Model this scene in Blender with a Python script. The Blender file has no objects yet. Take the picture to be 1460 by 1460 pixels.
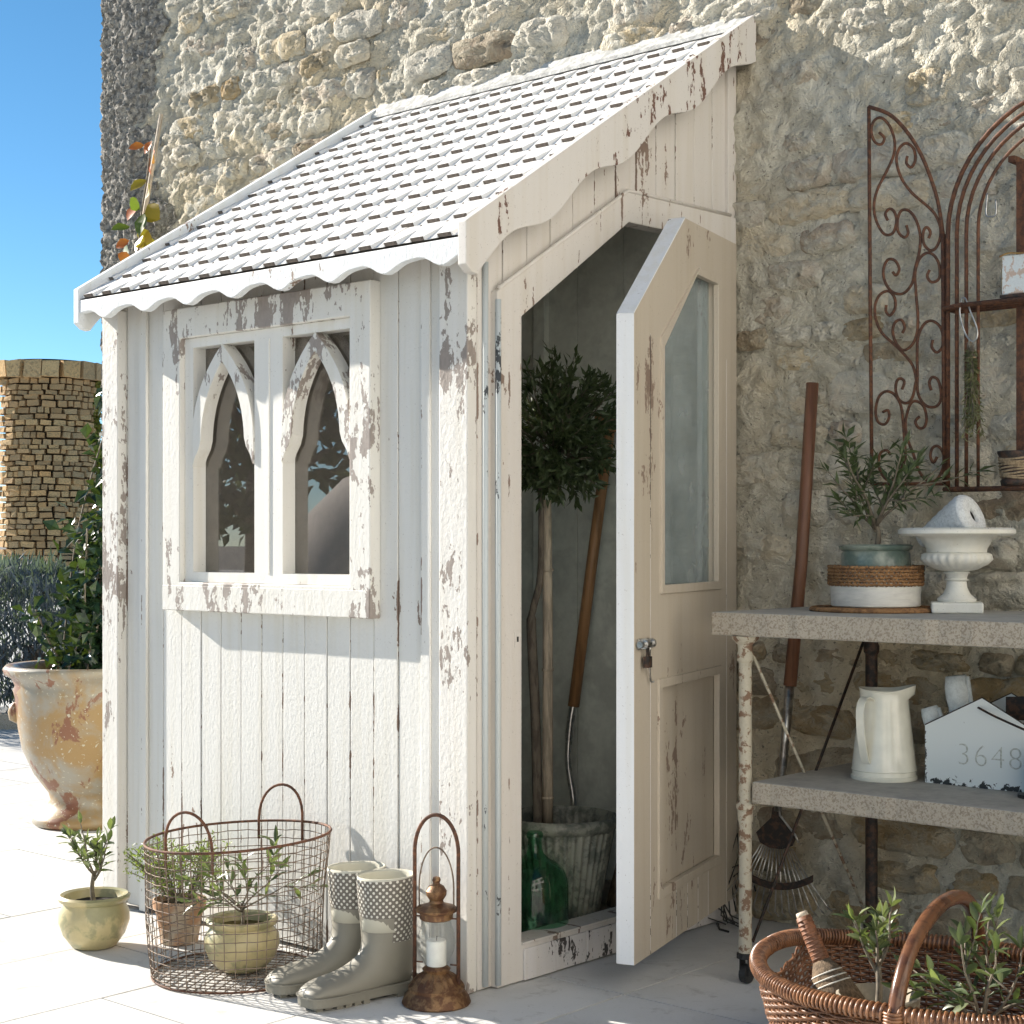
import bpy, math, random
from mathutils import Vector, Matrix, noise
R = math.radians
sc = bpy.context.scene
COL = sc.collection

# ------------------------------------------------------------------ camera
YAW = 0.72
cam_d = bpy.data.cameras.new("camera")
cam_d.sensor_width = 36.0
cam_d.lens = 57.6
cam_d.shift_y = 0.0301
cam_d.clip_end = 3000
cam = bpy.data.objects.new("camera", cam_d)
COL.objects.link(cam)
cam.location = (2.708, -2.953, 1.1)
cam.rotation_euler = (R(90), 0, YAW)
sc.camera = cam
RT = Vector((math.cos(YAW), math.sin(YAW), 0))     # along a line parallel to the picture
FW = Vector((-math.sin(YAW), math.cos(YAW), 0))

# ------------------------------------------------------------------ light
SUN = Vector((5.8, 1.0, -2.7)).normalized()
world = bpy.data.worlds.new("World")
sc.world = world
world.use_nodes = True
wn = world.node_tree
sky = wn.nodes.new("ShaderNodeTexSky")
sky.sky_type = 'NISHITA'
sky.sun_disc = False
sky.sun_elevation = math.asin(-SUN.z)
sky.sun_rotation = math.atan2(-SUN.x, -SUN.y)
sky.air_density = 0.6
sky.dust_density = 0.0
sky.ozone_density = 3.0
wn.nodes["Background"].inputs["Strength"].default_value = 0.053
hs = wn.nodes.new("ShaderNodeHueSaturation")
hs.inputs["Saturation"].default_value = 1.15
hs.inputs["Hue"].default_value = 0.488
wn.links.new(sky.outputs[0], hs.inputs["Color"])
wn.links.new(hs.outputs[0], wn.nodes["Background"].inputs["Color"])
sd = bpy.data.lights.new("sun", 'SUN')
sd.energy = 3.4
sd.angle = R(0.5)
sd.color = (1.0, 0.955, 0.89)
sun = bpy.data.objects.new("sun", sd)
COL.objects.link(sun)
sun.location = (-12, -4, 8)
sun.rotation_euler = SUN.to_track_quat('-Z', 'Y').to_euler()
vs = sc.view_settings
vs.view_transform = 'Standard'
vs.look = 'None'
vs.exposure = 1.72
vs.gamma = 1.0
vs.use_curve_mapping = False
cy = sc.cycles
cy.max_bounces = 8; cy.diffuse_bounces = 4; cy.glossy_bounces = 3; cy.transmission_bounces = 8; cy.transparent_max_bounces = 12
vs.use_white_balance = True
vs.white_balance_temperature = 6850
vs.white_balance_tint = 10

# ------------------------------------------------------------------ node helpers
def new_mat(name):
    m = bpy.data.materials.new(name)
    m.use_nodes = True
    nt = m.node_tree
    return m, nt, nt.nodes["Principled BSDF"]

def nd(nt, typ, **kw):
    n = nt.nodes.new("ShaderNode" + typ)
    for k, v in kw.items():
        if k.startswith("_"):
            setattr(n, k[1:], v)
        else:
            key = int(k[1:]) if k[0] == "i" and k[1:].isdigit() else k.replace("_", " ")
            s = n.inputs[key]
            if isinstance(v, bpy.types.NodeSocket):
                nt.links.new(v, s)
            else:
                s.default_value = v
    return n

def coords(nt, scale=(1, 1, 1), loc=(0, 0, 0), rnd=False):
    tc = nd(nt, "TexCoord")
    v = tc.outputs["Object"]
    if rnd:
        oi = nd(nt, "ObjectInfo")
        c = nd(nt, "CombineXYZ", X=oi.outputs["Random"], Y=oi.outputs["Random"], Z=oi.outputs["Random"])
        s = nd(nt, "VectorMath", _operation='SCALE', i0=c.outputs[0], Scale=40.0)
        v = nd(nt, "VectorMath", _operation='ADD', i0=v, i1=s.outputs[0]).outputs[0]
    return nd(nt, "Mapping", Vector=v, Scale=scale, Location=loc).outputs[0]

def noi(nt, vec, scale, detail=4.0, rough=0.55, dist=0.0):
    return nd(nt, "TexNoise", Vector=vec, Scale=scale, Detail=detail, Roughness=rough, Distortion=dist).outputs["Fac"]

def math_(nt, op, a, b=0.0, c=0.0, clamp=False):
    n = nd(nt, "Math", _operation=op, _use_clamp=clamp)
    for i, v in enumerate((a, b, c)):
        if isinstance(v, bpy.types.NodeSocket):
            nt.links.new(v, n.inputs[i])
        else:
            n.inputs[i].default_value = v
    return n.outputs[0]

def ramp(nt, fac, lo, hi):
    return nd(nt, "MapRange", _clamp=True, _interpolation_type='SMOOTHSTEP', Value=fac, From_Min=lo, From_Max=hi).outputs[0]

def mix(nt, fac, a, b, blend='MIX'):
    n = nd(nt, "Mix", _data_type='RGBA', _blend_type=blend)
    for key, v in ((0, fac), (6, a), (7, b)):
        if isinstance(v, bpy.types.NodeSocket):
            nt.links.new(v, n.inputs[key])
        else:
            n.inputs[key].default_value = v if key == 0 else (*v[:3], 1)
    return n.outputs[2]

def bump(nt, h, strength, dist, normal=None):
    n = nd(nt, "Bump", Height=h, Strength=strength, Distance=dist)
    if normal is not None:
        nt.links.new(normal, n.inputs["Normal"])
    return n.outputs[0]

def setc(nt, p, **kw):
    for k, v in kw.items():
        s = p.inputs[k.replace("_", " ")]
        if isinstance(v, bpy.types.NodeSocket):
            nt.links.new(v, s)
        elif isinstance(v, (tuple, list)) and len(v) == 3:
            s.default_value = (*v, 1)
        else:
            s.default_value = v

MATS = {}
def paint(name, base, chip=(0.16, 0.115, 0.09), chips=0.5, lump=1.0, tint=(0.9, 0.87, 0.8), rough=0.6, streak=0.45, seam=None):
    """old oil paint: brush relief, flaking that bares grey brown wood, faint staining"""
    m, nt, p = new_mat(name)
    c = coords(nt)
    cs = coords(nt, (1, 1, streak))
    big = noi(nt, c, 2.3, 1)
    med = noi(nt, cs, 17, 4, 0.68, 0.4)
    fine = noi(nt, cs, 85, 3, 0.7)
    strk = noi(nt, coords(nt, (28, 28, 1.3)), 1.0, 2, 0.6)
    s = math_(nt, 'MULTIPLY_ADD', big, 0.75, math_(nt, 'MULTIPLY_ADD', med, 0.85, math_(nt, 'MULTIPLY_ADD', fine, 0.42, math_(nt, 'MULTIPLY', strk, 0.35))))
    if seam:                # paint fails first along the joints between boards
        ax_, org, per_ = seam
        pos = nd(nt, "SeparateXYZ", Vector=c).outputs[ax_]
        fr_ = math_(nt, 'FRACT', math_(nt, 'DIVIDE', math_(nt, 'SUBTRACT', pos, org), per_))
        ed = math_(nt, 'ABSOLUTE', math_(nt, 'SUBTRACT', fr_, 0.5))
        s = math_(nt, 'MULTIPLY_ADD', ramp(nt, ed, 0.42, 0.5), 0.19, s)
    thr = 1.58 - 0.42 * chips
    chipm = ramp(nt, s, thr, thr + 0.018)
    stain = ramp(nt, strk, 0.42, 0.72)
    col = mix(nt, math_(nt, 'MULTIPLY', stain, 0.5), base, tuple(a * b for a, b in zip(base, tint)))
    speck = ramp(nt, noi(nt, c, 170, 2, 0.7), 0.68, 0.71)
    col = mix(nt, math_(nt, 'MULTIPLY', speck, 0.4), col, chip)
    wood = mix(nt, fine, chip, tuple(x * 1.9 for x in chip))
    col = mix(nt, chipm, col, wood)
    h1 = noi(nt, coords(nt, (1, 1, 0.7)), 105, 2, 0.5)
    h2 = noi(nt, coords(nt, (30, 30, 3)), 2.2, 1, 0.6)
    hh = math_(nt, 'MULTIPLY_ADD', h1, lump, math_(nt, 'MULTIPLY', h2, 0.35))
    setc(nt, p, Base_Color=col, Roughness=rough, Normal=bump(nt, hh, 0.45, 0.0022))
    MATS[name] = m
    return m

def simple(name, base, rough=0.6, metal=0.0, var=0.25, scale=20, bstr=0.3, bdist=0.002, second=None, lo=0.42, hi=0.62, rnd=False, stretch=(1, 1, 1), coat=0.0, spec=0.5):
    m, nt, p = new_mat(name)
    c = coords(nt, stretch, rnd=rnd)
    n1 = noi(nt, c, scale, 4, 0.64, 0.3)
    sec = second or tuple(x * (1 - var) for x in base)
    col = mix(nt, ramp(nt, n1, lo, hi), base, sec)
    n2 = noi(nt, c, scale * 4.3, 2, 0.6)
    col = mix(nt, 0.35, col, mix(nt, n2, (0.55, 0.55, 0.55), (1.45, 1.45, 1.45)), 'MULTIPLY')
    h = math_(nt, 'MULTIPLY_ADD', n2, 0.5, n1)
    setc(nt, p, Base_Color=col, Roughness=rough, Metallic=metal, Normal=bump(nt, h, bstr, bdist), Coat_Weight=coat)
    p.inputs["Specular IOR Level"].default_value = spec
    MATS[name] = m
    return m

def leaf_mat(name, a, b, trans=0.3, rough=0.42, scale=45):
    m, nt, p = new_mat(name)
    c = coords(nt, rnd=True)
    n1 = noi(nt, c, scale, 2)
    col = mix(nt, ramp(nt, n1, 0.36, 0.64), a, b)
    setc(nt, p, Base_Color=col, Roughness=rough)
    p.inputs["Specular IOR Level"].default_value = 0.5
    t = nd(nt, "BsdfTranslucent", Color=mix(nt, 0.5, col, (0.25, 0.36, 0.03)))
    mx = nd(nt, "MixShader", Fac=trans)
    nt.links.new(p.outputs[0], mx.inputs[1]); nt.links.new(t.outputs[0], mx.inputs[2])
    nt.links.new(mx.outputs[0], nt.nodes["Material Output"].inputs[0])
    MATS[name] = m
    return m

def glass(name, col=(1, 1, 1), base=0.045, edge=0.7, haze=0.0, haze_col=(0.4, 0.38, 0.35)):
    """thin glass: clear sheet, mirror growing towards grazing angles, a patchy diffuse haze"""
    m, nt, p = new_mat(name)
    tr = nd(nt, "BsdfTransparent", Color=(*col, 1))
    gl = nd(nt, "BsdfGlossy", Roughness=0.0)
    fa = nd(nt, "LayerWeight", Blend=0.5).outputs["Facing"]
    mx = nd(nt, "MixShader", Fac=math_(nt, 'MULTIPLY_ADD', math_(nt, 'POWER', fa, 4.0), edge, base, clamp=True))
    nt.links.new(tr.outputs[0], mx.inputs[1]); nt.links.new(gl.outputs[0], mx.inputs[2])
    out = mx.outputs[0]
    if haze:
        df = nd(nt, "BsdfDiffuse", Color=(*haze_col, 1))
        n1 = noi(nt, coords(nt), 6, 3)
        m2 = nd(nt, "MixShader", Fac=math_(nt, 'MULTIPLY', n1, haze * 2))
        nt.links.new(out, m2.inputs[1]); nt.links.new(df.outputs[0], m2.inputs[2]); out = m2.outputs[0]
    nt.links.new(out, nt.nodes["Material Output"].inputs[0])
    MATS[name] = m
    return m

# ------------------------------------------------------------------ materials
paint("paint_wall", (0.71, 0.705, 0.675), chips=0.36, lump=1.0, seam=(0, -1.428, 0.0892))
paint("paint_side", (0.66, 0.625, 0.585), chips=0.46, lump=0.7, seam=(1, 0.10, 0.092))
paint("paint_frame", (0.75, 0.735, 0.69), (0.22, 0.19, 0.17), chips=0.77, lump=0.9)
paint("paint_corner", (0.73, 0.71, 0.67), (0.20, 0.17, 0.15), chips=0.72, lump=1.2)
paint("paint_barge", (0.67, 0.64, 0.605), (0.10, 0.05, 0.035), chips=0.60, lump=0.4)
paint("paint_door", (0.52, 0.46, 0.38), chips=0.46, lump=0.55)  # warm light on the door face put into the colour as beige
paint("paint_door_edge", (0.83, 0.84, 0.85), chips=0.34, lump=0.5)
paint("paint_valance", (0.76, 0.79, 0.81), chips=0.46, lump=0.9)
paint("paint_sill", (0.66, 0.635, 0.625), (0.035, 0.03, 0.028), chips=0.70, lump=0.4)
paint("paint_sash", (0.80, 0.785, 0.74), chips=0.42, lump=0.3)
paint("paint_blue", (0.56, 0.61, 0.63), (0.05, 0.055, 0.06), chips=0.62, lump=0.3)
paint("paint_tile", (0.78, 0.775, 0.76), chips=0.05, lump=0.25)
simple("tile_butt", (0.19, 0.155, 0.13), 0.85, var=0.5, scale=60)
simple("inside_board", (0.76, 0.79, 0.72), 0.6, var=0.18, scale=8, bstr=0.15)
simple("inside_white", (0.36, 0.36, 0.33), 0.6, var=0.12, scale=8, bstr=0.15)
simple("roof_deck", (0.30, 0.25, 0.2), 0.9, var=0.3, scale=12)
simple("flashing", (0.62, 0.62, 0.59), 0.6, var=0.35, scale=30, bstr=0.6, bdist=0.004)
simple("floor_plank", (0.22, 0.18, 0.14), 0.8, var=0.3, scale=10)
glass("window_glass", (0.74, 0.69, 0.65), base=0.16, edge=0.9, haze=0.09, haze_col=(0.42, 0.37, 0.33))  # brown diffuse haze brightens the panes in place of light from inside
glass("door_glass", (0.84, 0.89, 0.89), base=0.05, edge=0.6, haze=0.28, haze_col=(0.50, 0.56, 0.57))  # blue-grey diffuse haze stands in for the bright interior behind the glass
glass("lantern_glass", (0.96, 0.97, 0.96), base=0.05, edge=0.55, haze=0.06, haze_col=(0.6, 0.6, 0.56))
simple("terracotta", (0.43, 0.24, 0.135), 0.8, var=0.3, scale=14, second=(0.50, 0.40, 0.29), bstr=0.5)
simple("iron_rust", (0.085, 0.04, 0.025), 0.75, metal=0.1, scale=70, second=(0.17, 0.07, 0.035), bstr=0.6, bdist=0.001)
simple("iron_dark", (0.03, 0.027, 0.025), 0.6, metal=0.3, scale=60, second=(0.09, 0.05, 0.035), bstr=0.4)
simple("wire_rust", (0.16, 0.115, 0.085), 0.65, metal=0.35, scale=50, second=(0.26, 0.2, 0.15), bstr=0.3)
simple("copper_rust", (0.13, 0.06, 0.03), 0.5, metal=0.45, scale=45, second=(0.28, 0.16, 0.075), bstr=0.7, bdist=0.002)
simple("steel", (0.55, 0.54, 0.52), 0.28, metal=1.0, var=0.4, scale=30, bstr=0.1)
simple("wood_handle", (0.42, 0.22, 0.10), 0.38, var=0.35, scale=6, stretch=(9, 9, 0.7), bstr=0.15)
simple("wood_dark", (0.20, 0.09, 0.05), 0.45, var=0.4, scale=6, stretch=(9, 9, 0.7), bstr=0.2)
simple("stake_wood", (0.60, 0.50, 0.385), 0.75, var=0.4, scale=14, stretch=(4, 4, 0.6), bstr=0.4)
simple("bark", (0.20, 0.165, 0.13), 0.9, var=0.45, scale=30, stretch=(2, 2, 0.5), bstr=0.8, bdist=0.003)
simple("twig", (0.19, 0.16, 0.12), 0.85, var=0.35, scale=60)
simple("soil", (0.030, 0.022, 0.017), 1.0, var=0.5, scale=50, bstr=1.0, bdist=0.01)
simple("glaze_yellow", (0.50, 0.42, 0.22), 0.4, var=0.4, scale=11, second=(0.31, 0.29, 0.15), lo=0.46, hi=0.56, bstr=0.25, coat=0.3)
simple("glaze_grey", (0.34, 0.345, 0.29), 0.5, var=0.45, scale=26, second=(0.15, 0.165, 0.14), bstr=0.5)
simple("glaze_green", (0.10, 0.145, 0.125), 0.3, var=0.4, scale=18, second=(0.22, 0.26, 0.22), bstr=0.3, coat=0.3)
simple("pot_clay", (0.40, 0.35, 0.27), 0.85, var=0.3, scale=22)
paint("cast_white", (0.72, 0.71, 0.65), (0.07, 0.06, 0.05), chips=0.52, lump=1.2, streak=1.0)
simple("ceramic_white", (0.70, 0.69, 0.64), 0.5, var=0.16, scale=7, stretch=(1, 1, 5), bstr=0.3)
simple("enamel", (0.82, 0.80, 0.69), 0.22, var=0.06, scale=5, bstr=0.04, coat=0.6)
simple("braid", (0.36, 0.19, 0.08), 0.8, var=0.5, scale=70, bstr=1.0, bdist=0.006, second=(0.20, 0.10, 0.045))
simple("cloth", (0.62, 0.66, 0.66), 0.95, var=0.12, scale=120, bstr=0.5, bdist=0.001)
simple("twine", (0.70, 0.72, 0.72), 0.95, var=0.2, scale=150, bstr=0.8, bdist=0.002)
simple("jute", (0.36, 0.27, 0.17), 0.95, var=0.4, scale=120, bstr=0.8, bdist=0.002)
simple("candle_wax", (0.86, 0.85, 0.80), 0.5, var=0.05, scale=10, bstr=0.05)
simple("table_stone", (0.42, 0.405, 0.37), 0.75, scale=16, second=(0.33, 0.32, 0.295), lo=0.35, hi=0.7, bstr=0.5, bdist=0.003)
simple("table_edge", (0.47, 0.415, 0.335), 0.85, scale=190, second=(0.30, 0.25, 0.19), lo=0.48, hi=0.60, bstr=0.9, bdist=0.003)
simple("leg_rust", (0.46, 0.42, 0.33), 0.75, scale=36, second=(0.20, 0.12, 0.075), lo=0.5, hi=0.58, bstr=0.6)
simple("rubber_black", (0.02, 0.02, 0.02), 0.5, var=0.3)
simple("wicker", (0.20, 0.09, 0.042), 0.42, var=0.5, scale=40, second=(0.10, 0.042, 0.02), bstr=0.3, rnd=False)
simple("wicker_rim", (0.27, 0.125, 0.06), 0.34, var=0.5, scale=55, second=(0.13, 0.058, 0.03), bstr=0.3)
simple("cane_handle", (0.15, 0.065, 0.032), 0.26, var=0.5, scale=9, stretch=(3, 3, 3), second=(0.085, 0.036, 0.02), bstr=0.15)
simple("brush_bound", (0.26, 0.105, 0.05), 0.6, var=0.4, scale=60, bstr=0.4)
simple("brush_straw", (0.21, 0.145, 0.09), 0.9, var=0.5, scale=12, stretch=(14, 14, 0.8), bstr=0.9, bdist=0.004)
simple("cord_white", (0.75, 0.72, 0.65), 0.9, var=0.1)
simple("tower_mortar", (0.07, 0.045, 0.025), 1.0, var=0.4, scale=2)
simple("lichen_wall", (0.40, 0.38, 0.34), 1.0, var=0.55, scale=40, bstr=1.0, bdist=0.02)
simple("tin_print", (0.66, 0.70, 0.70), 0.5, scale=45, second=(0.55, 0.42, 0.34), lo=0.52, hi=0.56)
simple("parasol_cloth", (0.66, 0.61, 0.57), 0.9, var=0.1)
simple("twine_hole_shade", (0.03, 0.03, 0.03), 0.4, var=0.2)  # shade inside the twine cone's hole, painted black
leaf_mat("leaf_olive", (0.030, 0.052, 0.018), (0.085, 0.115, 0.052), 0.16)
leaf_mat("leaf_olive_bright", (0.095, 0.125, 0.040), (0.21, 0.24, 0.125), 0.3)
leaf_mat("leaf_shade", (0.010, 0.026, 0.016), (0.024, 0.055, 0.024), 0.12, 0.3)
leaf_mat("leaf_thyme", (0.12, 0.17, 0.035), (0.26, 0.32, 0.08), 0.4)
leaf_mat("leaf_lavender", (0.055, 0.075, 0.095), (0.15, 0.18, 0.23), 0.2, 0.7, 8)
leaf_mat("leaf_tree", (0.015, 0.03, 0.01), (0.05, 0.08, 0.025), 0.2, 0.5, 3)
leaf_mat("leaf_rosemary", (0.10, 0.115, 0.06), (0.17, 0.17, 0.08), 0.2, 0.6)
leaf_mat("leaf_orange", (0.60, 0.09, 0.03), (0.55, 0.16, 0.04), 0.35)
leaf_mat("leaf_gold", (0.42, 0.27, 0.03), (0.33, 0.26, 0.03), 0.35)
leaf_mat("leaf_green", (0.12, 0.17, 0.02), (0.05, 0.10, 0.02), 0.3)
leaf_mat("moss", (0.12, 0.13, 0.015), (0.22, 0.20, 0.03), 0.2, 0.8, 4)

glass("bottle_glass", (0.42, 0.72, 0.55), base=0.06, edge=0.75, haze=0.025, haze_col=(0.10, 0.26, 0.16))

def m_urn():
    m, nt, p = new_mat("urn_glaze")
    c = coords(nt)
    n1 = noi(nt, c, 5, 7, 0.6, 0.6)
    n2 = noi(nt, coords(nt, (1, 1, 0.5), (3, 1, 0)), 9, 6, 0.65, 0.5)
    col = mix(nt, ramp(nt, n1, 0.40, 0.60), (0.31, 0.285, 0.235), (0.33, 0.205, 0.08))
    col = mix(nt, ramp(nt, n2, 0.54, 0.58), col, (0.22, 0.09, 0.045))
    col = mix(nt, ramp(nt, noi(nt, c, 70, 4), 0.62, 0.68), col, (0.50, 0.45, 0.34))
    setc(nt, p, Base_Color=col, Roughness=0.42, Coat_Weight=0.25, Normal=bump(nt, n2, 0.4, 0.006))
    MATS["urn_glaze"] = m
m_urn()

def m_masonry():
    # lime mortar sheet of the big wall
    m, nt, p = new_mat("mortar")
    c = coords(nt)
    n0 = noi(nt, c, 1.3, 3, 0.6)
    n1 = noi(nt, c, 11, 5, 0.72, 0.5)
    n2 = noi(nt, c, 70, 3, 0.7)
    col = mix(nt, ramp(nt, n1, 0.38, 0.62), (0.62, 0.59, 0.495), (0.49, 0.455, 0.365))
    col = mix(nt, math_(nt, 'MULTIPLY', ramp(nt, n0, 0.50, 0.64), 0.75), col, (0.60, 0.50, 0.34))
    col = mix(nt, ramp(nt, n2, 0.60, 0.70), col, (0.22, 0.205, 0.17))  # dark specks painted in as shaded crevices
    h = math_(nt, 'MULTIPLY_ADD', n1, 1.6, math_(nt, 'MULTIPLY', n2, 0.5))
    setc(nt, p, Base_Color=col, Roughness=0.95, Normal=bump(nt, h, 0.95, 0.024))
    MATS["mortar"] = m
    # rubble stones
    m, nt, p = new_mat("rubble")
    oi = nd(nt, "ObjectInfo").outputs["Random"]
    c = coords(nt, rnd=True)
    wc = nd(nt, "NewGeometry").outputs["Position"]
    n1 = noi(nt, wc, 11, 5, 0.72, 0.5)
    n2 = noi(nt, wc, 60, 3, 0.72)
    cr = nd(nt, "ValToRGB", Fac=oi)
    e = cr.color_ramp.elements
    e[0].position = 0.0; e[0].color = (0.62, 0.58, 0.49, 1)
    e[1].position = 1.0; e[1].color = (0.49, 0.455, 0.38, 1)
    for pos, cc in ((0.3, (0.58, 0.51, 0.39)), (0.52, (0.53, 0.425, 0.265)), (0.7, (0.60, 0.56, 0.47)), (0.86, (0.42, 0.345, 0.265))):
        x = e.new(pos); x.color = (*cc, 1)
    col = mix(nt, ramp(nt, n1, 0.40, 0.62), cr.outputs[0], (0.53, 0.51, 0.435))
    col = mix(nt, ramp(nt, n2, 0.62, 0.72), col, (0.25, 0.22, 0.18))  # crevice shade painted on the stones as dark specks
    h = math_(nt, 'MULTIPLY_ADD', n1, 1.5, math_(nt, 'MULTIPLY', n2, 0.55))
    setc(nt, p, Base_Color=col, Roughness=0.95, Normal=bump(nt, h, 0.95, 0.020))
    MATS["rubble"] = m
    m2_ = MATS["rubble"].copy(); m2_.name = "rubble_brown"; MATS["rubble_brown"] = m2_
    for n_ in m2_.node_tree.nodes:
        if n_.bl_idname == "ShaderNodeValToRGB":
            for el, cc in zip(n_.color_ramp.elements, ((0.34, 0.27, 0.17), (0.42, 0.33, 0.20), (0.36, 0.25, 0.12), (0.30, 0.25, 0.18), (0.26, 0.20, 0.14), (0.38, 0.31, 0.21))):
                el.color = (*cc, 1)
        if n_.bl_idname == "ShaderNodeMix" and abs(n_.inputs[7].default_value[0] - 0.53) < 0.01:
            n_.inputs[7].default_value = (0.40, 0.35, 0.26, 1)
    m, nt, p = new_mat("tower_stone")
    oi = nd(nt, "ObjectInfo").outputs["Random"]
    c = coords(nt, rnd=True)
    n1 = noi(nt, c, 6, 6, 0.65)
    cr = nd(nt, "ValToRGB", Fac=oi)
    e = cr.color_ramp.elements
    e[0].color = (0.66, 0.40, 0.17, 1); e[1].color = (0.44, 0.27, 0.12, 1)
    x = e.new(0.4); x.color = (0.68, 0.46, 0.22, 1)
    x = e.new(0.75); x.color = (0.52, 0.36, 0.19, 1)
    col = mix(nt, ramp(nt, n1, 0.45, 0.7), cr.outputs[0], (0.36, 0.24, 0.12))
    setc(nt, p, Base_Color=col, Roughness=0.95, Normal=bump(nt, n1, 0.8, 0.06))
    MATS["tower_stone"] = m
m_masonry()

def m_paving():
    m, nt, p = new_mat("paving")
    oi = nd(nt, "ObjectInfo").outputs["Random"]
    c = coords(nt, rnd=True)
    n1 = noi(nt, c, 3, 6, 0.6, 0.3)
    n2 = noi(nt, c, 130, 4, 0.7)
    col = mix(nt, ramp(nt, n1, 0.35, 0.68), (0.66, 0.655, 0.64), (0.58, 0.575, 0.555))
    col = mix(nt, math_(nt, 'MULTIPLY', oi, 0.3), col, (0.50, 0.49, 0.46))
    col = mix(nt, math_(nt, 'MULTIPLY', ramp(nt, n2, 0.6, 0.72), 0.5), col, (0.30, 0.29, 0.27))
    n3 = noi(nt, c, 11, 7, 0.7, 0.8)
    col = mix(nt, math_(nt, 'MULTIPLY', ramp(nt, n3, 0.54, 0.70), 0.42), col, (0.30, 0.28, 0.25))
    setc(nt, p, Base_Color=col, Roughness=0.85, Normal=bump(nt, math_(nt, 'MULTIPLY_ADD', n2, 0.4, n1), 0.35, 0.003))
    MATS["paving"] = m
m_paving()
simple("ground_joint", (0.20, 0.19, 0.175), 1.0, var=0.3, scale=20)

def m_boot():
    m, nt, p = new_mat("boot_rubber")
    uv = nd(nt, "TexCoord").outputs["UV"]
    sp = nd(nt, "SeparateXYZ", Vector=uv)
    ob = nd(nt, "SeparateXYZ", Vector=nd(nt, "TexCoord").outputs["Object"])
    def dots(off):
        a = math_(nt, 'FRACT', math_(nt, 'MULTIPLY_ADD', sp.outputs[0], 26.0, off))
        b = math_(nt, 'FRACT', math_(nt, 'MULTIPLY_ADD', ob.outputs[2], 60.0, off))
        da = math_(nt, 'SUBTRACT', a, 0.5); db = math_(nt, 'SUBTRACT', b, 0.5)
        r = math_(nt, 'SQRT', math_(nt, 'ADD', math_(nt, 'MULTIPLY', da, da), math_(nt, 'MULTIPLY', db, db)))
        return math_(nt, 'LESS_THAN', r, 0.20)
    dm = math_(nt, 'MAXIMUM', dots(0.0), dots(0.5))
    zone = math_(nt, 'MAXIMUM', math_(nt, 'GREATER_THAN', ob.outputs[2], 0.195),
                 math_(nt, 'MULTIPLY', math_(nt, 'GREATER_THAN', ob.outputs[2], 0.135), math_(nt, 'LESS_THAN', ob.outputs[0], 0.012)))
    n1 = noi(nt, coords(nt), 14, 5)
    plain = mix(nt, n1, (0.25, 0.235, 0.19), (0.205, 0.192, 0.158))
    dot = mix(nt, dm, (0.14, 0.125, 0.105), (0.66, 0.64, 0.57))
    col = mix(nt, zone, plain, dot)
    setc(nt, p, Base_Color=col, Roughness=0.5, Normal=bump(nt, n1, 0.15, 0.004))
    MATS["boot_rubber"] = m
    m, nt, p = new_mat("boot_lining")
    setc(nt, p, Base_Color=(0.55, 0.53, 0.44), Roughness=0.9)
    MATS["boot_lining"] = m
m_boot()

def m_box():
    m, nt, p = new_mat("tin_white")
    c = coords(nt)
    sp = nd(nt, "SeparateXYZ", Vector=nd(nt, "TexCoord").outputs["Object"])
    low = ramp(nt, sp.outputs[2], 0.035, 0.0)
    lefty = ramp(nt, sp.outputs[0], 0.014, 0.0)
    e = math_(nt, 'MAXIMUM', low, lefty)
    n1 = noi(nt, c, 55, 5, 0.65, 0.5)
    chipm = ramp(nt, math_(nt, 'MULTIPLY_ADD', e, 0.22, n1), 0.70, 0.72)
    col = mix(nt, chipm, (0.72, 0.76, 0.75), (0.025, 0.025, 0.025))
    setc(nt, p, Base_Color=col, Roughness=0.35, Normal=bump(nt, chipm, -0.2, 0.001))
    MATS["tin_white"] = m
m_box()

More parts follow.
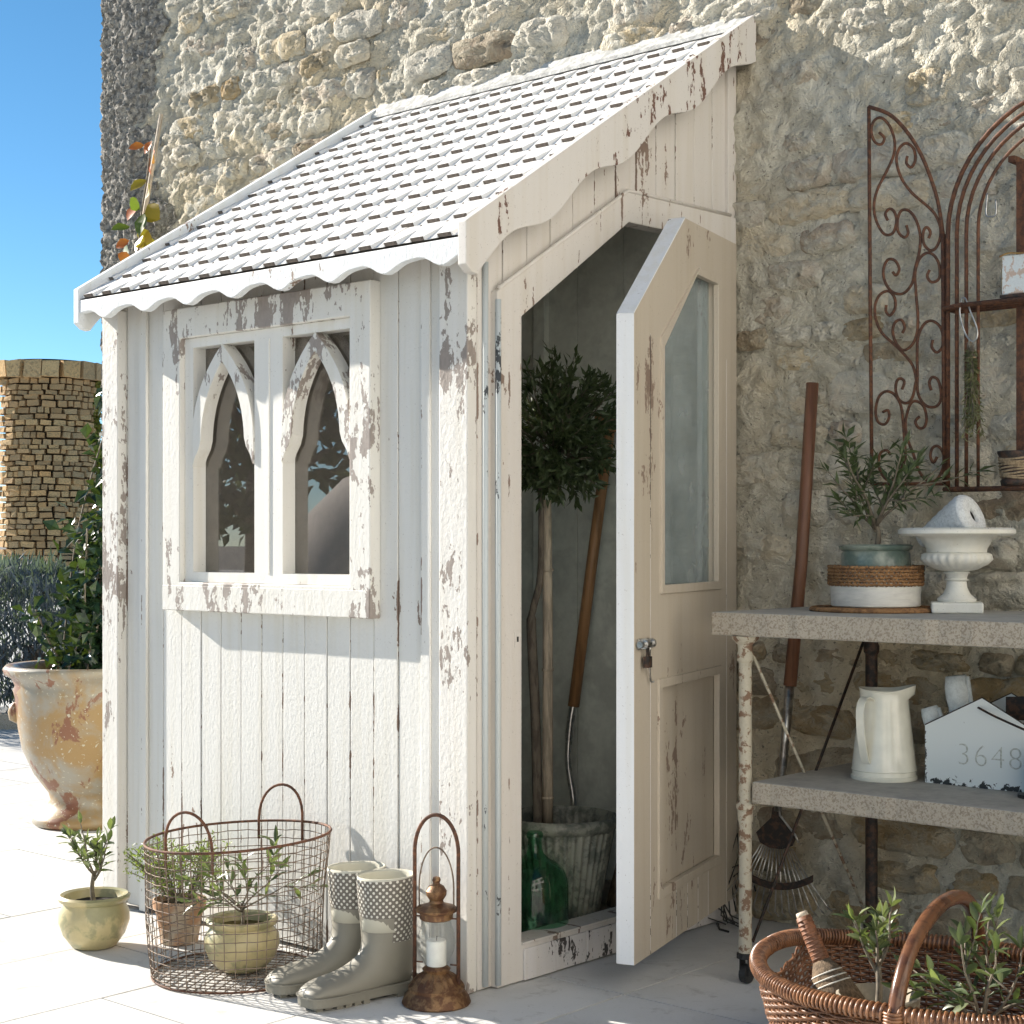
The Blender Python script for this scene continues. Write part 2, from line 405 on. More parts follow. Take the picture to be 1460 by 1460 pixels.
# ------------------------------------------------------------------ mesh builder
WL = {}
class MB:
    def __init__(s):
        s.v = []; s.f = []; s.m = []; s.uv = None
    def add(s, vs_, fs, mi=0):
        k = len(s.v)
        s.v.extend([tuple(x) for x in vs_])
        for f in fs:
            s.f.append(tuple(i + k for i in f)); s.m.append(mi)
        return s
    def box(s, x0, x1, y0, y1, z0, z1, mi=0):
        return s.add([(x0, y0, z0), (x1, y0, z0), (x1, y1, z0), (x0, y1, z0), (x0, y0, z1), (x1, y0, z1), (x1, y1, z1), (x0, y1, z1)],
                     [(0, 3, 2, 1), (4, 5, 6, 7), (0, 1, 5, 4), (1, 2, 6, 5), (2, 3, 7, 6), (3, 0, 4, 7)], mi)
    def prism(s, pts, fn, a0, a1, mi=0, side=None):
        """polygon pts (p,q) extruded from a0 to a1; fn(p,q,a) gives the point"""
        n = len(pts)
        s.add([fn(p, q, a0) for p, q in pts] + [fn(p, q, a1) for p, q in pts],
              [tuple(range(n)), tuple(range(2 * n - 1, n - 1, -1))], mi)
        k = len(s.v) - 2 * n
        for i in range(n):
            j = (i + 1) % n
            s.f.append((k + i, k + n + i, k + n + j, k + j)); s.m.append(mi if side is None else side)
        return s
    def ring(s, outer, inner, fn, a0, a1, mi=0, side=None):
        n = len(outer)
        vv = [fn(p, q, a) for a in (a0, a1) for L in (outer, inner) for p, q in L]
        fs = []; 
        for i in range(n):
            j = (i + 1) % n
            fs += [(i, j, n + j, n + i), (2 * n + j, 2 * n + i, 3 * n + i, 3 * n + j)]
        s.add(vv, fs, mi)
        k = len(s.v) - 4 * n
        for i in range(n):
            j = (i + 1) % n
            s.f.append((k + j, k + i, k + 2 * n + i, k + 2 * n + j)); s.m.append(mi if side is None else side)
            s.f.append((k + n + i, k + n + j, k + 3 * n + j, k + 3 * n + i)); s.m.append(mi)
        return s
    def tube(s, pts, rad, n=6, mi=0, closed=False, cap=True):
        pts = [Vector(p) for p in pts]
        m = len(pts)
        rs = rad if isinstance(rad, (list, tuple)) else [rad] * m
        vv = []; up = None
        for i, p in enumerate(pts):
            a = pts[i - 1] if (i > 0 or closed) else p
            b = pts[(i + 1) % m] if (i < m - 1 or closed) else p
            t = (b - a)
            t = t.normalized() if t.length > 1e-9 else Vector((0, 0, 1))
            if up is None:
                up = Vector((0, 0, 1)) if abs(t.z) < 0.9 else Vector((1, 0, 0))
            sx = t.cross(up)
            if sx.length < 1e-6:
                sx = t.cross(Vector((0.3, 1, 0.2)))
            sx.normalize(); up = sx.cross(t).normalized()
            for k in range(n):
                an = 2 * math.pi * k / n
                vv.append(p + (sx * math.cos(an) + up * math.sin(an)) * rs[i])
        fs = []
        for i in range(m if closed else m - 1):
            i2 = (i + 1) % m
            for k in range(n):
                k2 = (k + 1) % n
                fs.append((i * n + k, i * n + k2, i2 * n + k2, i2 * n + k))
        if cap and not closed:
            fs += [tuple(range(n - 1, -1, -1)), tuple((m - 1) * n + k for k in range(n))]
        return s.add(vv, fs, mi)
    def lathe(s, prof, c=(0, 0, 0), n=28, mi=0, fn=None, cap0=True, cap1=True):
        vv = []
        for r, z in prof:
            for k in range(n):
                a = 2 * math.pi * k / n
                rr = fn(r, z, a) if fn else r
                vv.append((c[0] + rr * math.cos(a), c[1] + rr * math.sin(a), c[2] + z))
        fs = []
        m = len(prof)
        for i in range(m - 1):
            for k in range(n):
                k2 = (k + 1) % n
                fs.append((i * n + k, i * n + k2, (i + 1) * n + k2, (i + 1) * n + k))
        if cap0: fs.append(tuple(range(n - 1, -1, -1)))
        if cap1: fs.append(tuple((m - 1) * n + k for k in range(n)))
        return s.add(vv, fs, mi)
    def leaf(s, p, d, nrm, L, W, mi=0, droop=0.1, wide=0.45):
        d = d.normalized(); sx = d.cross(nrm)
        if sx.length < 1e-4: sx = d.cross(Vector((0.2, 0.5, 0.8)))
        sx.normalize(); n = sx.cross(d)
        m = p + d * L * wide
        return s.add([p, m + sx * W / 2 + n * W * 0.18, m, m - sx * W / 2 + n * W * 0.18, p + d * L - n * L * droop],
                     [(0, 1, 2), (1, 4, 2), (0, 2, 3), (2, 4, 3)], mi)
    def mesh(s, name, mats, smooth=False):
        me = bpy.data.meshes.new(name)
        me.from_pydata([tuple(x) for x in s.v], [], s.f)
        for x in (mats if isinstance(mats, (list, tuple)) else [mats]):
            me.materials.append(MATS[x] if isinstance(x, str) else x)
        if any(s.m): me.polygons.foreach_set("material_index", s.m)
        if smooth: me.polygons.foreach_set("use_smooth", [True] * len(s.f))
        me.update()
        return me
    def build(s, name, mats, parent=None, smooth=False, bevel=0.0, at=None, auto=None):
        """mesh in world coordinates (or about `at`), linked as one object"""
        o = link(name, s.mesh(name, mats, smooth), parent, at)
        if bevel:
            b = o.modifiers.new("bevel", 'BEVEL'); b.width = bevel; b.segments = 2; b.limit_method = 'ANGLE'; b.angle_limit = R(40)
        if auto:
            o.data.set_sharp_from_angle(angle=R(auto))
        return o

def link(name, data, parent=None, at=None, rot=None, scale=None):
    o = bpy.data.objects.new(name, data)
    COL.objects.link(o)
    w = Vector(at) if at is not None else Vector((0, 0, 0))
    if parent is not None:
        o.parent = parent
        o.location = w - WL[parent.name]
    else:
        o.location = w
    if rot is not None: o.rotation_euler = rot
    if scale is not None: o.scale = scale
    WL[o.name] = w
    return o

def thing(name, label, cat, base, group=None):
    o = link(name, None, None, base)
    o.empty_display_size = 0.05
    return tag(o, label, cat, group)

def tag(o, label, cat, group=None):
    o["label"] = label; o["category"] = cat
    if group: o["group"] = group
    return o

def struct(o):
    o["kind"] = "structure"; return o
def stuff(o):
    o["kind"] = "stuff"; return o

def smooth_path(pts, k=6, closed=False):
    P = [Vector(p) for p in pts]; out = []
    n = len(P)
    for i in range(n if closed else n - 1):
        g = lambda j: P[j % n] if closed else P[max(0, min(n - 1, j))]
        a, b, c, d = g(i - 1), g(i), g(i + 1), g(i + 2)
        for t in range(k):
            u = t / k
            out.append(0.5 * ((2 * b) + (c - a) * u + (2 * a - 5 * b + 4 * c - d) * u * u + (3 * b - a - 3 * c + d) * u ** 3))
    if not closed: out.append(P[-1])
    return out

def rv(r, s=1.0):
    return Vector((r.uniform(-1, 1), r.uniform(-1, 1), r.uniform(-1, 1))) * s

XZ = lambda y: (lambda p, q, a: (p, a, q))
fXZ = lambda p, q, a: (p, a, q)      # polygon in x,z extruded along y
fYZ = lambda p, q, a: (a, p, q)      # polygon in y,z extruded along x

# ================================================================== SETTING
# ---- ground: joint bed, paving slabs
g = MB()
g.add([(-400, -400, -0.012), (400, -400, -0.012), (400, 400, -0.012), (-400, 400, -0.012)], [(0, 1, 2, 3)])
ground = struct(g.build("ground", "ground_joint"))
SW, SL, GAP = 0.465, 0.93, 0.0065
slab = MB()
slab.box(GAP / 2, SW - GAP / 2, GAP / 2, SL - GAP / 2, -0.03, 0.0)
slab_me = slab.mesh("paving_slab", "paving")
r = random.Random(3)
for i in range(-22, 6):
    off = 0.23 + (0.0 if i > -2 else (0.4 if i % 2 else 0.07))
    for j in range(-3, 5):
        x, y = 0.28 + i * SW, off + j * SL
        if (j > 1 and x > -5) or (j < -2 and x < -6) or (j == -3 and x > 0.5): continue
        link("paving_slab", slab_me, ground, (x, y, r.uniform(-0.0012, 0.0)))
far = MB()
far.add([(-60, -40, -0.008), (-0.28 - 21 * SW - 0.15, -40, -0.008), (-0.28 - 21 * SW - 0.15, 40, -0.008), (-60, 40, -0.008)], [(0, 1, 2, 3)])
struct(far.build("terrace", "paving"))

# ---- the big rubble wall
WY = 1.13
wall = thing("stone_wall", "tall rough rubble stone wall with lime mortar behind the white shed", "wall", (-1.0, WY + 0.3, 0))
def wall_h(x, z):
    n = noise.noise((x * 2.1, z * 2.6, 3.1)) * 0.012 + noise.noise((x * 6, z * 10, 7.7)) * 0.014 + noise.noise((x * 15, z * 22, 1.7)) * 0.014 + noise.noise((x * 34, z * 42, 9.2)) * 0.014 + noise.noise((x * 75, z * 85, 4.2)) * 0.007
    return n
mw = MB()
STEP = 0.0125
X0, X1, Z1 = -3.13, 1.75, 3.65
nx, nz = int((X1 - X0) / STEP), int(Z1 / STEP)
for j in range(nz + 1):
    for i in range(nx + 1):
        x, z = X0 + i * STEP, j * STEP
        xx = x
        if i == 0: xx = x + wall_h(5.0, z) * 1.6
        mw.v.append((xx, WY - 0.0 - wall_h(x, z), z))
for j in range(nz):
    for i in range(nx):
        a = j * (nx + 1) + i
        mw.f.append((a, a + 1, a + nx + 2, a + nx + 1)); mw.m.append(0)
k0 = len(mw.v)
for j in range(nz + 1):
    for i in range(1, 30):
        z = j * STEP; y = i * STEP * 1.5
        mw.v.append((X0 + wall_h(5.0 + y, z) * 1.6, WY + y, z))
for j in range(nz):
    for i in range(28):
        a = k0 + j * 29 + i
        mw.f.append((a + 1, a, a + 29, a + 30)); mw.m.append(0)
    mw.f.append((k0 + j * 29, j * (nx + 1), (j + 1) * (nx + 1), k0 + (j + 1) * 29)); mw.m.append(0)
mw.build("mortar", "mortar", wall, smooth=True)
m = MB(); m.box(-3.0, 4.88, WY + 0.07, WY + 0.60, 0.0, 3.64); m.build("wall_core", "mortar", wall)
# rough grey roughcast band at the corner of the wall
rc = MB()
nx2, nz2 = 60, 420
for j in range(nz2 + 1):
    for i in range(nx2 + 1):
        z = j * 0.0087; u = i / nx2
        edge = 0.40 + 0.20 * noise.noise((2.2, z * 2.3, 0.5)) + 0.10 * noise.noise((2.2, z * 8, 0.5)) + 0.04 * noise.noise((2.2, z * 25, 0.5))
        x = X0 - 0.02 + u * edge
        th = 0.030 * min(1, (1 - u) * 2.2) - 0.012 + 0.010 * noise.noise((x * 26, z * 26, 1)) + 0.011 * noise.noise((x * 60, z * 60, 4)) + 0.007 * noise.noise((x * 110, z * 110, 2))
        rc.v.append((x + 0.015 * noise.noise((x * 30, z * 30, 5)), WY - 0.012 - th, z))
for j in range(nz2):
    for i in range(nx2):
        a = j * (nx2 + 1) + i
        rc.f.append((a, a + 1, a + nx2 + 2, a + nx2 + 1)); rc.m.append(0)
rc.build("roughcast", "lichen_wall", wall, smooth=True)

def rubble_mesh(seed, mat="rubble"):
    r = random.Random(seed)
    m = MB(); nu, nv = 18, 11
    px, pz = r.uniform(2.4, 4.5), r.uniform(2.2, 3.6)
    sk = r.uniform(-0.25, 0.25); o = rv(r, 30)
    for j in range(nv + 1):
        for i in range(nu + 1):
            u = -1 + 2 * i / nu; v = -1 + 2 * j / nv
            h = max(0, 1 - abs(u) ** px) ** 0.55 * max(0, 1 - abs(v) ** pz) ** 0.55
            q = Vector((u * 1.4, v, 0)) + o
            x = u * (1 - 0.13 * abs(v) ** 2.5) + sk * v * 0.4 + 0.13 * noise.noise(q * 1.6)
            z = v * (1 - 0.12 * abs(u) ** 2.5) + 0.17 * noise.noise(q * 1.4 + Vector((9, 9, 9)))
            y = -h * (0.72 + 0.45 * noise.noise(q * 1.3 + Vector((4, 4, 4))) + 0.42 * noise.noise(q * 3.1) + 0.28 * noise.noise(q * 6.5) + 0.12 * noise.noise(q * 13))
            m.v.append((x, y, z))
    for j in range(nv):
        for i in range(nu):
            a = j * (nu + 1) + i
            m.f.append((a, a + 1, a + nu + 2, a + nu + 1)); m.m.append(0)
    return m.mesh("stone", mat, True)
stones = [rubble_mesh(100 + i) for i in range(18)]
brown = [rubble_mesh(200 + i, "rubble_brown") for i in range(8)]
r = random.Random(11)
z = 0.0; cnt = 0
while z < 3.5:
    hh = r.uniform(0.060, 0.120) * (1.5 if z < 0.5 else 1.0)
    x = -2.78 + r.uniform(0, 0.2)
    while x < 1.55:
        ww = hh * r.uniform(1.3, 3.0)
        cx, cz = x + ww / 2, z + hh / 2
        hidden = (-2.6 < cx < -0.05 and cz < 1.72 + (cx + 1.6) * 0.0 + 0.0) or (-1.42 < cx < 0.0 and cz < 2.5) or (cx < -1.4 and cz < 2.0)
        if cx > 0.55 and cz > 2.75: hidden = True
        if cz > 2.98 - 0.22 * (cx + 2.4) + 0.45: hidden = True
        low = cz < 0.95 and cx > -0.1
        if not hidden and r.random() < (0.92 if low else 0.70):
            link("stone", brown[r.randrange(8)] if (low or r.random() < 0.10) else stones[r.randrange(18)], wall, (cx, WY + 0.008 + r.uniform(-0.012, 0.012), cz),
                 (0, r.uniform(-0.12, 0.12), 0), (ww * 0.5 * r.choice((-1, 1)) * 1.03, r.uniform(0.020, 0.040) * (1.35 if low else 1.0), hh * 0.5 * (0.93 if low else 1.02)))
            cnt += 1
        x += ww + r.uniform(0.0, 0.03)
    z += hh + r.uniform(0.0, 0.018)

# ---- round stone tower far behind
TC = Vector((-26.75, 16.17, 0)); TR = 0.93; TH = 4.75
tower = thing("stone_tower", "round tower of small ochre stones with large coping blocks, overgrown edge", "tower", TC)
m = MB(); m.lathe([(TR - 0.07, 0), (TR - 0.05, TH - 0.4), (TR - 0.05, TH + 0.05)], TC, 40)
m.build("core", "tower_mortar", tower, True)
r = random.Random(5)
blk = []
for s in range(8):
    m = MB(); a = []
    for zz in (-0.5, 0.5):
        for (xx, yy) in ((-0.5, -0.5), (0.5, -0.5), (0.5, 0.5), (-0.5, 0.5)):
            a.append((xx * r.uniform(0.84, 1.04), yy * r.uniform(0.8, 1.1), zz * r.uniform(0.78, 1.05)))
    m.add(a, [(0, 3, 2, 1), (4, 5, 6, 7), (0, 1, 5, 4), (1, 2, 6, 5), (2, 3, 7, 6), (3, 0, 4, 7)])
    blk.append(m.mesh("stone", "tower_stone"))
to_cam = math.atan2(cam.location.y - TC.y, cam.location.x - TC.x)
z = 0.62; n_t = 0
rest = MB()
while z < TH - 0.40:
    hh = r.uniform(0.085, 0.15)
    a = -1.45 + r.uniform(0, 0.1)
    while a < 1.45:
        ww = r.uniform(0.10, 0.34)
        an = to_cam + a + ww / 2 / TR
        P_ = TC + Vector((math.cos(an) * (TR - 0.02), math.sin(an) * (TR - 0.02), z + hh / 2 + r.uniform(-.012, .012)))
        rot_, sc_ = (r.uniform(-.05, .05), r.uniform(-.09, .09), an + math.pi / 2), (ww * 0.90, 0.14 + r.uniform(0, 0.09), hh * 0.88)
        if n_t < 280 and abs(a) < 1.25:
            link("stone", r.choice(blk), tower, P_, rot_, sc_); n_t += 1
        else:
            M4 = Matrix.LocRotScale(P_, __import__("mathutils").Euler(rot_), sc_)
            b_ = r.choice(blk); rest.add([M4 @ v.co for v in b_.vertices], [tuple(p.vertices) for p in b_.polygons])
        a += ww / TR
    z += hh
stuff(rest.build("stones", "tower_stone", tower))
for k in range(9):
    an = to_cam - 1.4 + k * 0.36 + r.uniform(-0.03, 0.03)
    link("coping_stone", blk[k % 8], tower, TC + Vector((math.cos(an) * (TR + 0.02), math.sin(an) * (TR + 0.02), TH - 0.17 + r.uniform(0, 0.03))),
         (0, 0, an + math.pi / 2), (0.36, 0.30, 0.34 + r.uniform(0, 0.06)))
m = MB()
for k in range(900):
    zz = r.uniform(2.2, TH - 0.1); an = to_cam + 1.25 + r.gauss(0, 0.07) + 0.05 * math.sin(zz * 3)
    p = TC + Vector((math.cos(an) * (TR + 0.06 + r.uniform(0, 0.07)), math.sin(an) * (TR + 0.06), zz))
    m.leaf(p, rv(r) + Vector((0, 0, -0.4)), rv(r), r.uniform(0.07, 0.13), 0.06)
stuff(m.build("moss", "moss", tower))

# ---- lavender hedge and kerb behind the terrace
hedge = thing("lavender_hedge", "low grey blue lavender hedge along the edge of the terrace", "hedge", (-7.0, 3.2, 0))
m = MB(); r = random.Random(8)
for k in range(22000):
    u = r.uniform(-1.0, 2.4); w = r.uniform(0, 1)
    top = 0.93 + 0.16 * noise.noise((u * 1.6, 0.2, 0.4)) + 0.10 * noise.noise((u * 5, 2, 0.4))
    z = top * (1 - r.random() ** 2.0) if r.random() < .5 else top * r.uniform(0.0, 1.04)
    dpt = r.uniform(-0.1, 1.2) - 0.25 * (z / top) ** 3
    p = Vector((-6.4, 2.35, 0)) + RT * u + FW * dpt + Vector((0, 0, max(0.02, z)))
    m.leaf(p, rv(r, 0.6) + Vector((0, 0, 0.8)), rv(r), r.uniform(0.06, 0.13), 0.016)
stuff(m.build("foliage", "leaf_lavender", hedge))
m = MB()
for k in range(26):
    x = r.uniform(-0.9, 2.3); p = Vector((-6.4, 2.35, 0)) + RT * x + FW * 0.4
    m.tube([p, p + Vector((r.uniform(-.1, .1), r.uniform(-.1, .1), 0.45))], 0.02, 5)
m.build("stem", "bark", hedge)
m = MB()
a = Vector((-6.3, 2.2, 0))
pts = [a + RT * t + FW * d for t, d in ((-4.5, -0.16), (5.3, -0.16), (5.3, -0.06), (-4.5, -0.06))]
m.add([(*p.xy, -0.01) for p in pts] + [(*p.xy, 0.09) for p in pts], [(4, 5, 6, 7), (0, 1, 5, 4), (1, 2, 6, 5), (2, 3, 7, 6), (3, 0, 4, 7)])
struct(m.build("kerb", "table_edge"))

# ================================================================== SHED
SHX = -1.503
ROOF = lambda y: 1.903 + 0.633 * y
shed = thing("garden_shed", "distressed white painted lean-to garden shed with arched window and open door", "shed", (-0.75, 0.55, 0))
r = random.Random(21)
# front wall: boards around the window
fw_ = MB(); fw_.box(SHX + 0.02, -0.02, 0.02, 0.03, 0.95 - 0.2, 0.93); front = fw_.build("front_wall", "paint_wall", shed)
edges = [SHX + 0.004] + [-1.428 + i * 0.0892 for i in range(0, 17)]
edges = [e for e in edges if e < -0.01] + [-0.003]
for i in range(len(edges) - 1):
    a, b = edges[i] + 0.0014, edges[i + 1] - 0.0014
    yj = r.uniform(-0.0012, 0.0012)
    segs = [(0.012, 1.86)]
    if b > -1.155 and a < -0.375: segs = [(0.012, 0.95), (1.735, 1.86)]
    for z0, z1 in segs:
        m = MB(); m.box(a, b, yj, 0.018, z0, z1)
        m.build("board", "paint_wall", front, bevel=0.0022)
# corner boards
m = MB(); m.box(SHX - 0.004, -1.428, -0.034, -0.001, 0.003, 1.80); m.build("corner_board", "paint_corner", shed, bevel=0.003)
m = MB(); m.box(-0.092, 0.004, -0.034, -0.001, 0.003, 1.80); m.build("corner_board", "paint_corner", shed, bevel=0.003)
m = MB(); m.box(-1.352, -1.318, -0.012, -0.001, 0.003, 1.83); m.build("batten", "paint_wall", shed, bevel=0.002)
m = MB(); m.box(-0.182, -0.150, -0.007, -0.001, 0.003, 1.83); m.build("batten", "paint_wall", shed, bevel=0.002)
# side wall (door side): boards over the door frame
OP = [(0.148, 0.094), (1.032, 0.094), (1.032, 1.975), (0.592, 1.968), (0.148, 1.667)]
FO = [(0.056, 0.003), (1.112, 0.003), (1.112, 2.058), (0.590, 2.050), (0.056, 1.720)]
sw = MB(); sw.box(-0.03, -0.022, 0.55, 1.1, 2.09, 2.10); side = sw.build("side_wall", "paint_side", shed)
def frame_top(y):
    pts = [(0.0, 1.66), (0.03, 1.69), (0.59, 2.03), (1.2, 2.04)]
    for (a, b), (c, d) in zip(pts, pts[1:]):
        if a <= y <= c: return b + (d - b) * (y - a) / (c - a)
    return 2.04
ye = [0.006, 0.10] + [0.10 + 0.092 * k for k in range(1, 12)]
for a, b in zip(ye, ye[1:]):
    b = min(b, 1.118)
    a2, b2 = a + 0.0014, b - 0.0014
    xj = r.uniform(-0.0012, 0.0006)
    if a < 0.05:
        pts = [(a2, 0.003), (0.07, 0.003), (0.07, frame_top(0.07)), (b2, frame_top(b2)), (b2, ROOF(b2) - 0.03), (a2, ROOF(a2) - 0.03)]
    else:
        pts = [(a2, frame_top(a2)), (b2, frame_top(b2)), (b2, ROOF(b2) - 0.03), (a2, ROOF(a2) - 0.03)]
    m = MB(); m.prism(pts, fYZ, -0.02, xj); m.build("board", "paint_side", side, bevel=0.002)
m = MB(); m.box(-0.02, 0.012, 1.085, 1.128, 0.003, 2.52); m.build("corner_board", "paint_side", shed, bevel=0.003)
# corner bead and frame bead on the door side
m = MB(); m.tube([(0.004, 0.030, 0.01), (0.004, 0.030, 1.79)], 0.008, 8); m.build("corner_bead", "paint_blue", shed, True)
# door frame
fr = MB(); fr.ring(FO, OP, fYZ, -0.03, 0.021); dframe = fr.build("door_frame", "paint_side", shed, bevel=0.003)
m = MB(); m.tube([(0.020, 0.060, 0.01), (0.020, 0.060, 1.70)], 0.0075, 8); m.build("bead", "paint_blue", dframe, True)
m = MB(); m.tube([(0.018, 0.064, 1.728), (0.018, 0.590, 2.053), (0.018, 1.085, 2.061)], 0.006, 8); m.build("bead", "paint_side", dframe, True)
m = MB(); m.box(0.021, 0.0235, 0.118, 0.140, 0.84, 0.88); m.build("strike_plate", "paint_side", dframe)
m = MB(); m.box(0.0225, 0.0245, 0.126, 0.132, 0.853, 0.866); m.build("latch_hole", "rubber_black", dframe)
for zz in (0.40, 1.52):
    m = MB(); m.tube([(0.030, 1.040, zz), (0.030, 1.040, zz + 0.10)], 0.0075, 10); m.build("hinge", "paint_side", dframe, True)
# sill pieces
for k in range(7):
    a = 0.15 + k * 0.126
    m = MB(); m.box(0.0215, 0.027 + r.uniform(0, 0.002), a + 0.001, a + 0.125, 0.004, 0.083); m.build("sill_board", "paint_sill", dframe, bevel=0.002)
m = MB(); m.box(-0.05, 0.0255, 0.149, 1.031, 0.0945, 0.099); m.build("threshold", "paint_side", dframe)
# inside: back wall, left wall, floor
bw = MB(); bw.box(SHX + 0.03, -0.03, 1.095, 1.10, 0.05, 2.5); back = bw.build("back_wall", "inside_board", shed)
for k in range(8):
    a = SHX + 0.035 + k * 0.183
    m = MB(); m.box(a + 0.0015, min(a + 0.1815, -0.032), 1.078, 1.094, 0.05, 2.48); m.build("board", "inside_board", back, bevel=0.002)
m = MB(); m.box(-0.715, -0.668, 1.052, 1.077, 0.05, 2.44); m.build("stud", "inside_board", back, bevel=0.002)
lw = MB(); lw.prism([(0.03, 0.05), (1.09, 0.05), (1.09, 2.50), (0.03, 1.80)], fYZ, SHX + 0.002, SHX + 0.022); lw.build("end_wall", "inside_board", shed)
m = MB(); m.box(SHX + 0.03, -0.031, 0.035, 1.075, 0.0, 0.05); m.build("floor", "floor_plank", shed)

# ---- window
WX0, WX1, WZ0, WZ1 = -1.201, -0.332, 0.905, 1.775
SX0, SX1, SZ0, SZ1 = -1.122, -0.410, 0.987, 1.688
rect = lambda a, b, c, d: [(a, c), (b, c), (b, d), (a, d)]
m = MB(); m.ring(rect(WX0, WX1, WZ0, WZ1), rect(SX0, SX1, SZ0, SZ1), fXZ, -0.038, -0.001)
win = m.build("window", "paint_frame", shed, bevel=0.003)
OPN = [(-1.083, -0.812), (-0.694, -0.423)]
ZS0, ZS1 = 1.016, 1.660
m = MB()
# the two-light sash built of butted pieces, set back in the frame
m.box(SX0 + 0.001, SX1 - 0.001, -0.019, 0.026, SZ0 + 0.001, ZS0)
m.box(SX0 + 0.001, SX1 - 0.001, -0.019, 0.026, ZS1, SZ1 - 0.001)
for a, b in ((SX0 + 0.001, OPN[0][0]), (OPN[0][1], OPN[1][0]), (OPN[1][1], SX1 - 0.001)):
    m.box(a, b, -0.019, 0.026, ZS0, ZS1)
sash = m.build("sash", "paint_sash", win, bevel=0.0)
m = MB(); m.box(-0.758, -0.748, -0.0215, -0.0191, ZS0, ZS1); m.build("mullion_bead", "paint_sash", win)
m = MB(); m.box(WX0 + 0.002, WX1 - 0.002, -0.0405, -0.0385, WZ0 + 0.002, WZ0 + 0.072); m.build("window_sill", "paint_frame", win, bevel=0.003)
for (a, b) in OPN:
    c = (a + b) / 2; hw = (b - a) / 2
    ou, inn = [], []
    # right half, from foot to apex: outer and inner curves of the ogee arch
    for t in range(13):
        u = t / 12
        zo = 1.345 + (ZS1 - 1.345) * u
        xo = hw * (1 - max(0, (u - 0.08) / 0.92) ** 2.45)
        ou.append((xo, zo))
    for t in range(13):
        u = t / 12
        zi = 1.318 + (1.612 - 1.318) * u
        k_ = min(1, u / 0.24); base = hw - 0.002 - 0.036 * k_ * k_ * (3 - 2 * k_) ** 1.0
        xi = base * (1 - max(0, (u - 0.1) / 0.9) ** 2.6)
        inn.append((max(0.0, xi), zi))
    poly = [(c + x, z) for x, z in ou[:-1]] + [(c, ZS1 - 0.0005)] + [(c - x, z) for x, z in reversed(ou[:-1])]
    poly += [(c - x, z) for x, z in inn[:-1]] + [(c, inn[-1][1])] + [(c + x, z) for x, z in reversed(inn[:-1])]
    m = MB(); m.prism(poly, fXZ, -0.024, 0.020); m.build("tracery_arch", "paint_frame", win)
    m = MB(); m.box(a - 0.004, b + 0.004, 0.0265, 0.0295, ZS0 - 0.004, ZS1 + 0.004); m.build("pane", "window_glass", win)

# ---- door, swung open
HG = Vector((0.026, 1.028, 0)); ANG = R(16.8)
DU = Vector((math.sin(ANG), -math.cos(ANG), 0)); DN = Vector((math.cos(ANG), math.sin(ANG), 0))
DW, DT = 0.857, 0.046
def dfn(p, q, a):
    v = HG + DU * p + DN * a
    return (v.x, v.y, q)
D_UP = [(0.004, 0.87), (DW, 0.87), (DW, 1.655), (0.468, 1.955), (0.004, 1.963)]
D_GL = [(0.185, 0.985), (0.655, 0.985), (0.655, 1.605), (0.372, 1.828), (0.185, 1.828)]
m = MB()
m.ring(D_UP, D_GL, dfn, 0.0, DT)
for pts in ([(0.004, 0.745), (DW, 0.745), (DW, 0.87), (0.004, 0.87)], [(0.004, 0.078), (DW, 0.078), (DW, 0.215), (0.004, 0.215)],
            [(0.004, 0.215), (0.172, 0.215), (0.172, 0.745), (0.004, 0.745)], [(0.675, 0.215), (DW, 0.215), (DW, 0.745), (0.675, 0.745)]):
    m.prism(pts, dfn, 0.0, DT)
door = m.build("door", "paint_door", shed)
m = MB(); m.prism([(DW, 0.0785), (DW + 0.002, 0.0785), (DW + 0.002, 1.6545), (DW, 1.655)], dfn, 0.0005, DT - 0.0005)
e1, e2 = Vector((DW + 0.002, 1.6555)), Vector((0.470, 1.9565))
m.prism([(DW, 1.655), (DW + 0.002, 1.6565), (0.470, 1.9575), (0.468, 1.955)], dfn, 0.0005, DT - 0.0005)
m.build("door_edge", "paint_door_edge", door)
m = MB(); m.prism([(0.1725, 0.2155), (0.6745, 0.2155), (0.6745, 0.7445), (0.1725, 0.7445)], dfn, 0.012, DT - 0.014); m.build("panel", "paint_door", door)
m = MB(); m.ring([(0.160, 0.203), (0.687, 0.203), (0.687, 0.757), (0.160, 0.757)], [(0.184, 0.227), (0.663, 0.227), (0.663, 0.733), (0.184, 0.733)], dfn, DT - 0.012, DT + 0.005)
m.build("panel_moulding", "paint_door", door, bevel=0.002)
def inset(poly, d):
    cx = sum(p for p, q in poly) / len(poly); cz = sum(q for p, q in poly) / len(poly)
    return [(p + d * (1 if cx > p else -1), q + d * (1 if cz > q else -1)) for p, q in poly]
m = MB(); m.ring(inset(D_GL, -0.014), inset(D_GL, 0.008), dfn, DT - 0.01, DT + 0.006); m.build("glazing_bead", "paint_door", door, bevel=0.002)
m = MB(); m.prism(inset(D_GL, -0.004), dfn, 0.018, 0.021); m.build("pane", "door_glass", door)
m = MB()
for s0, s1 in ((0.187, 0.232),):
    m.prism([(s0, 0.99), (s1, 0.99), (s1, 1.826), (s0, 1.826)], dfn, 0.002, 0.016)
m.build("inner_stile", "paint_blue", door)
for s in (0.10, 0.27, 0.36, 0.45, 0.54, 0.74):
    m = MB(); m.prism([(s, 0.0785), (s + 0.0025, 0.0785), (s + 0.0025, 0.20 if 0.17 < s < 0.67 else 1.62), (s, 0.20 if 0.17 < s < 0.67 else 1.62)], dfn, DT - 0.0005, DT + 0.0006)
    m.build("plank_seam", "paint_sill", door)
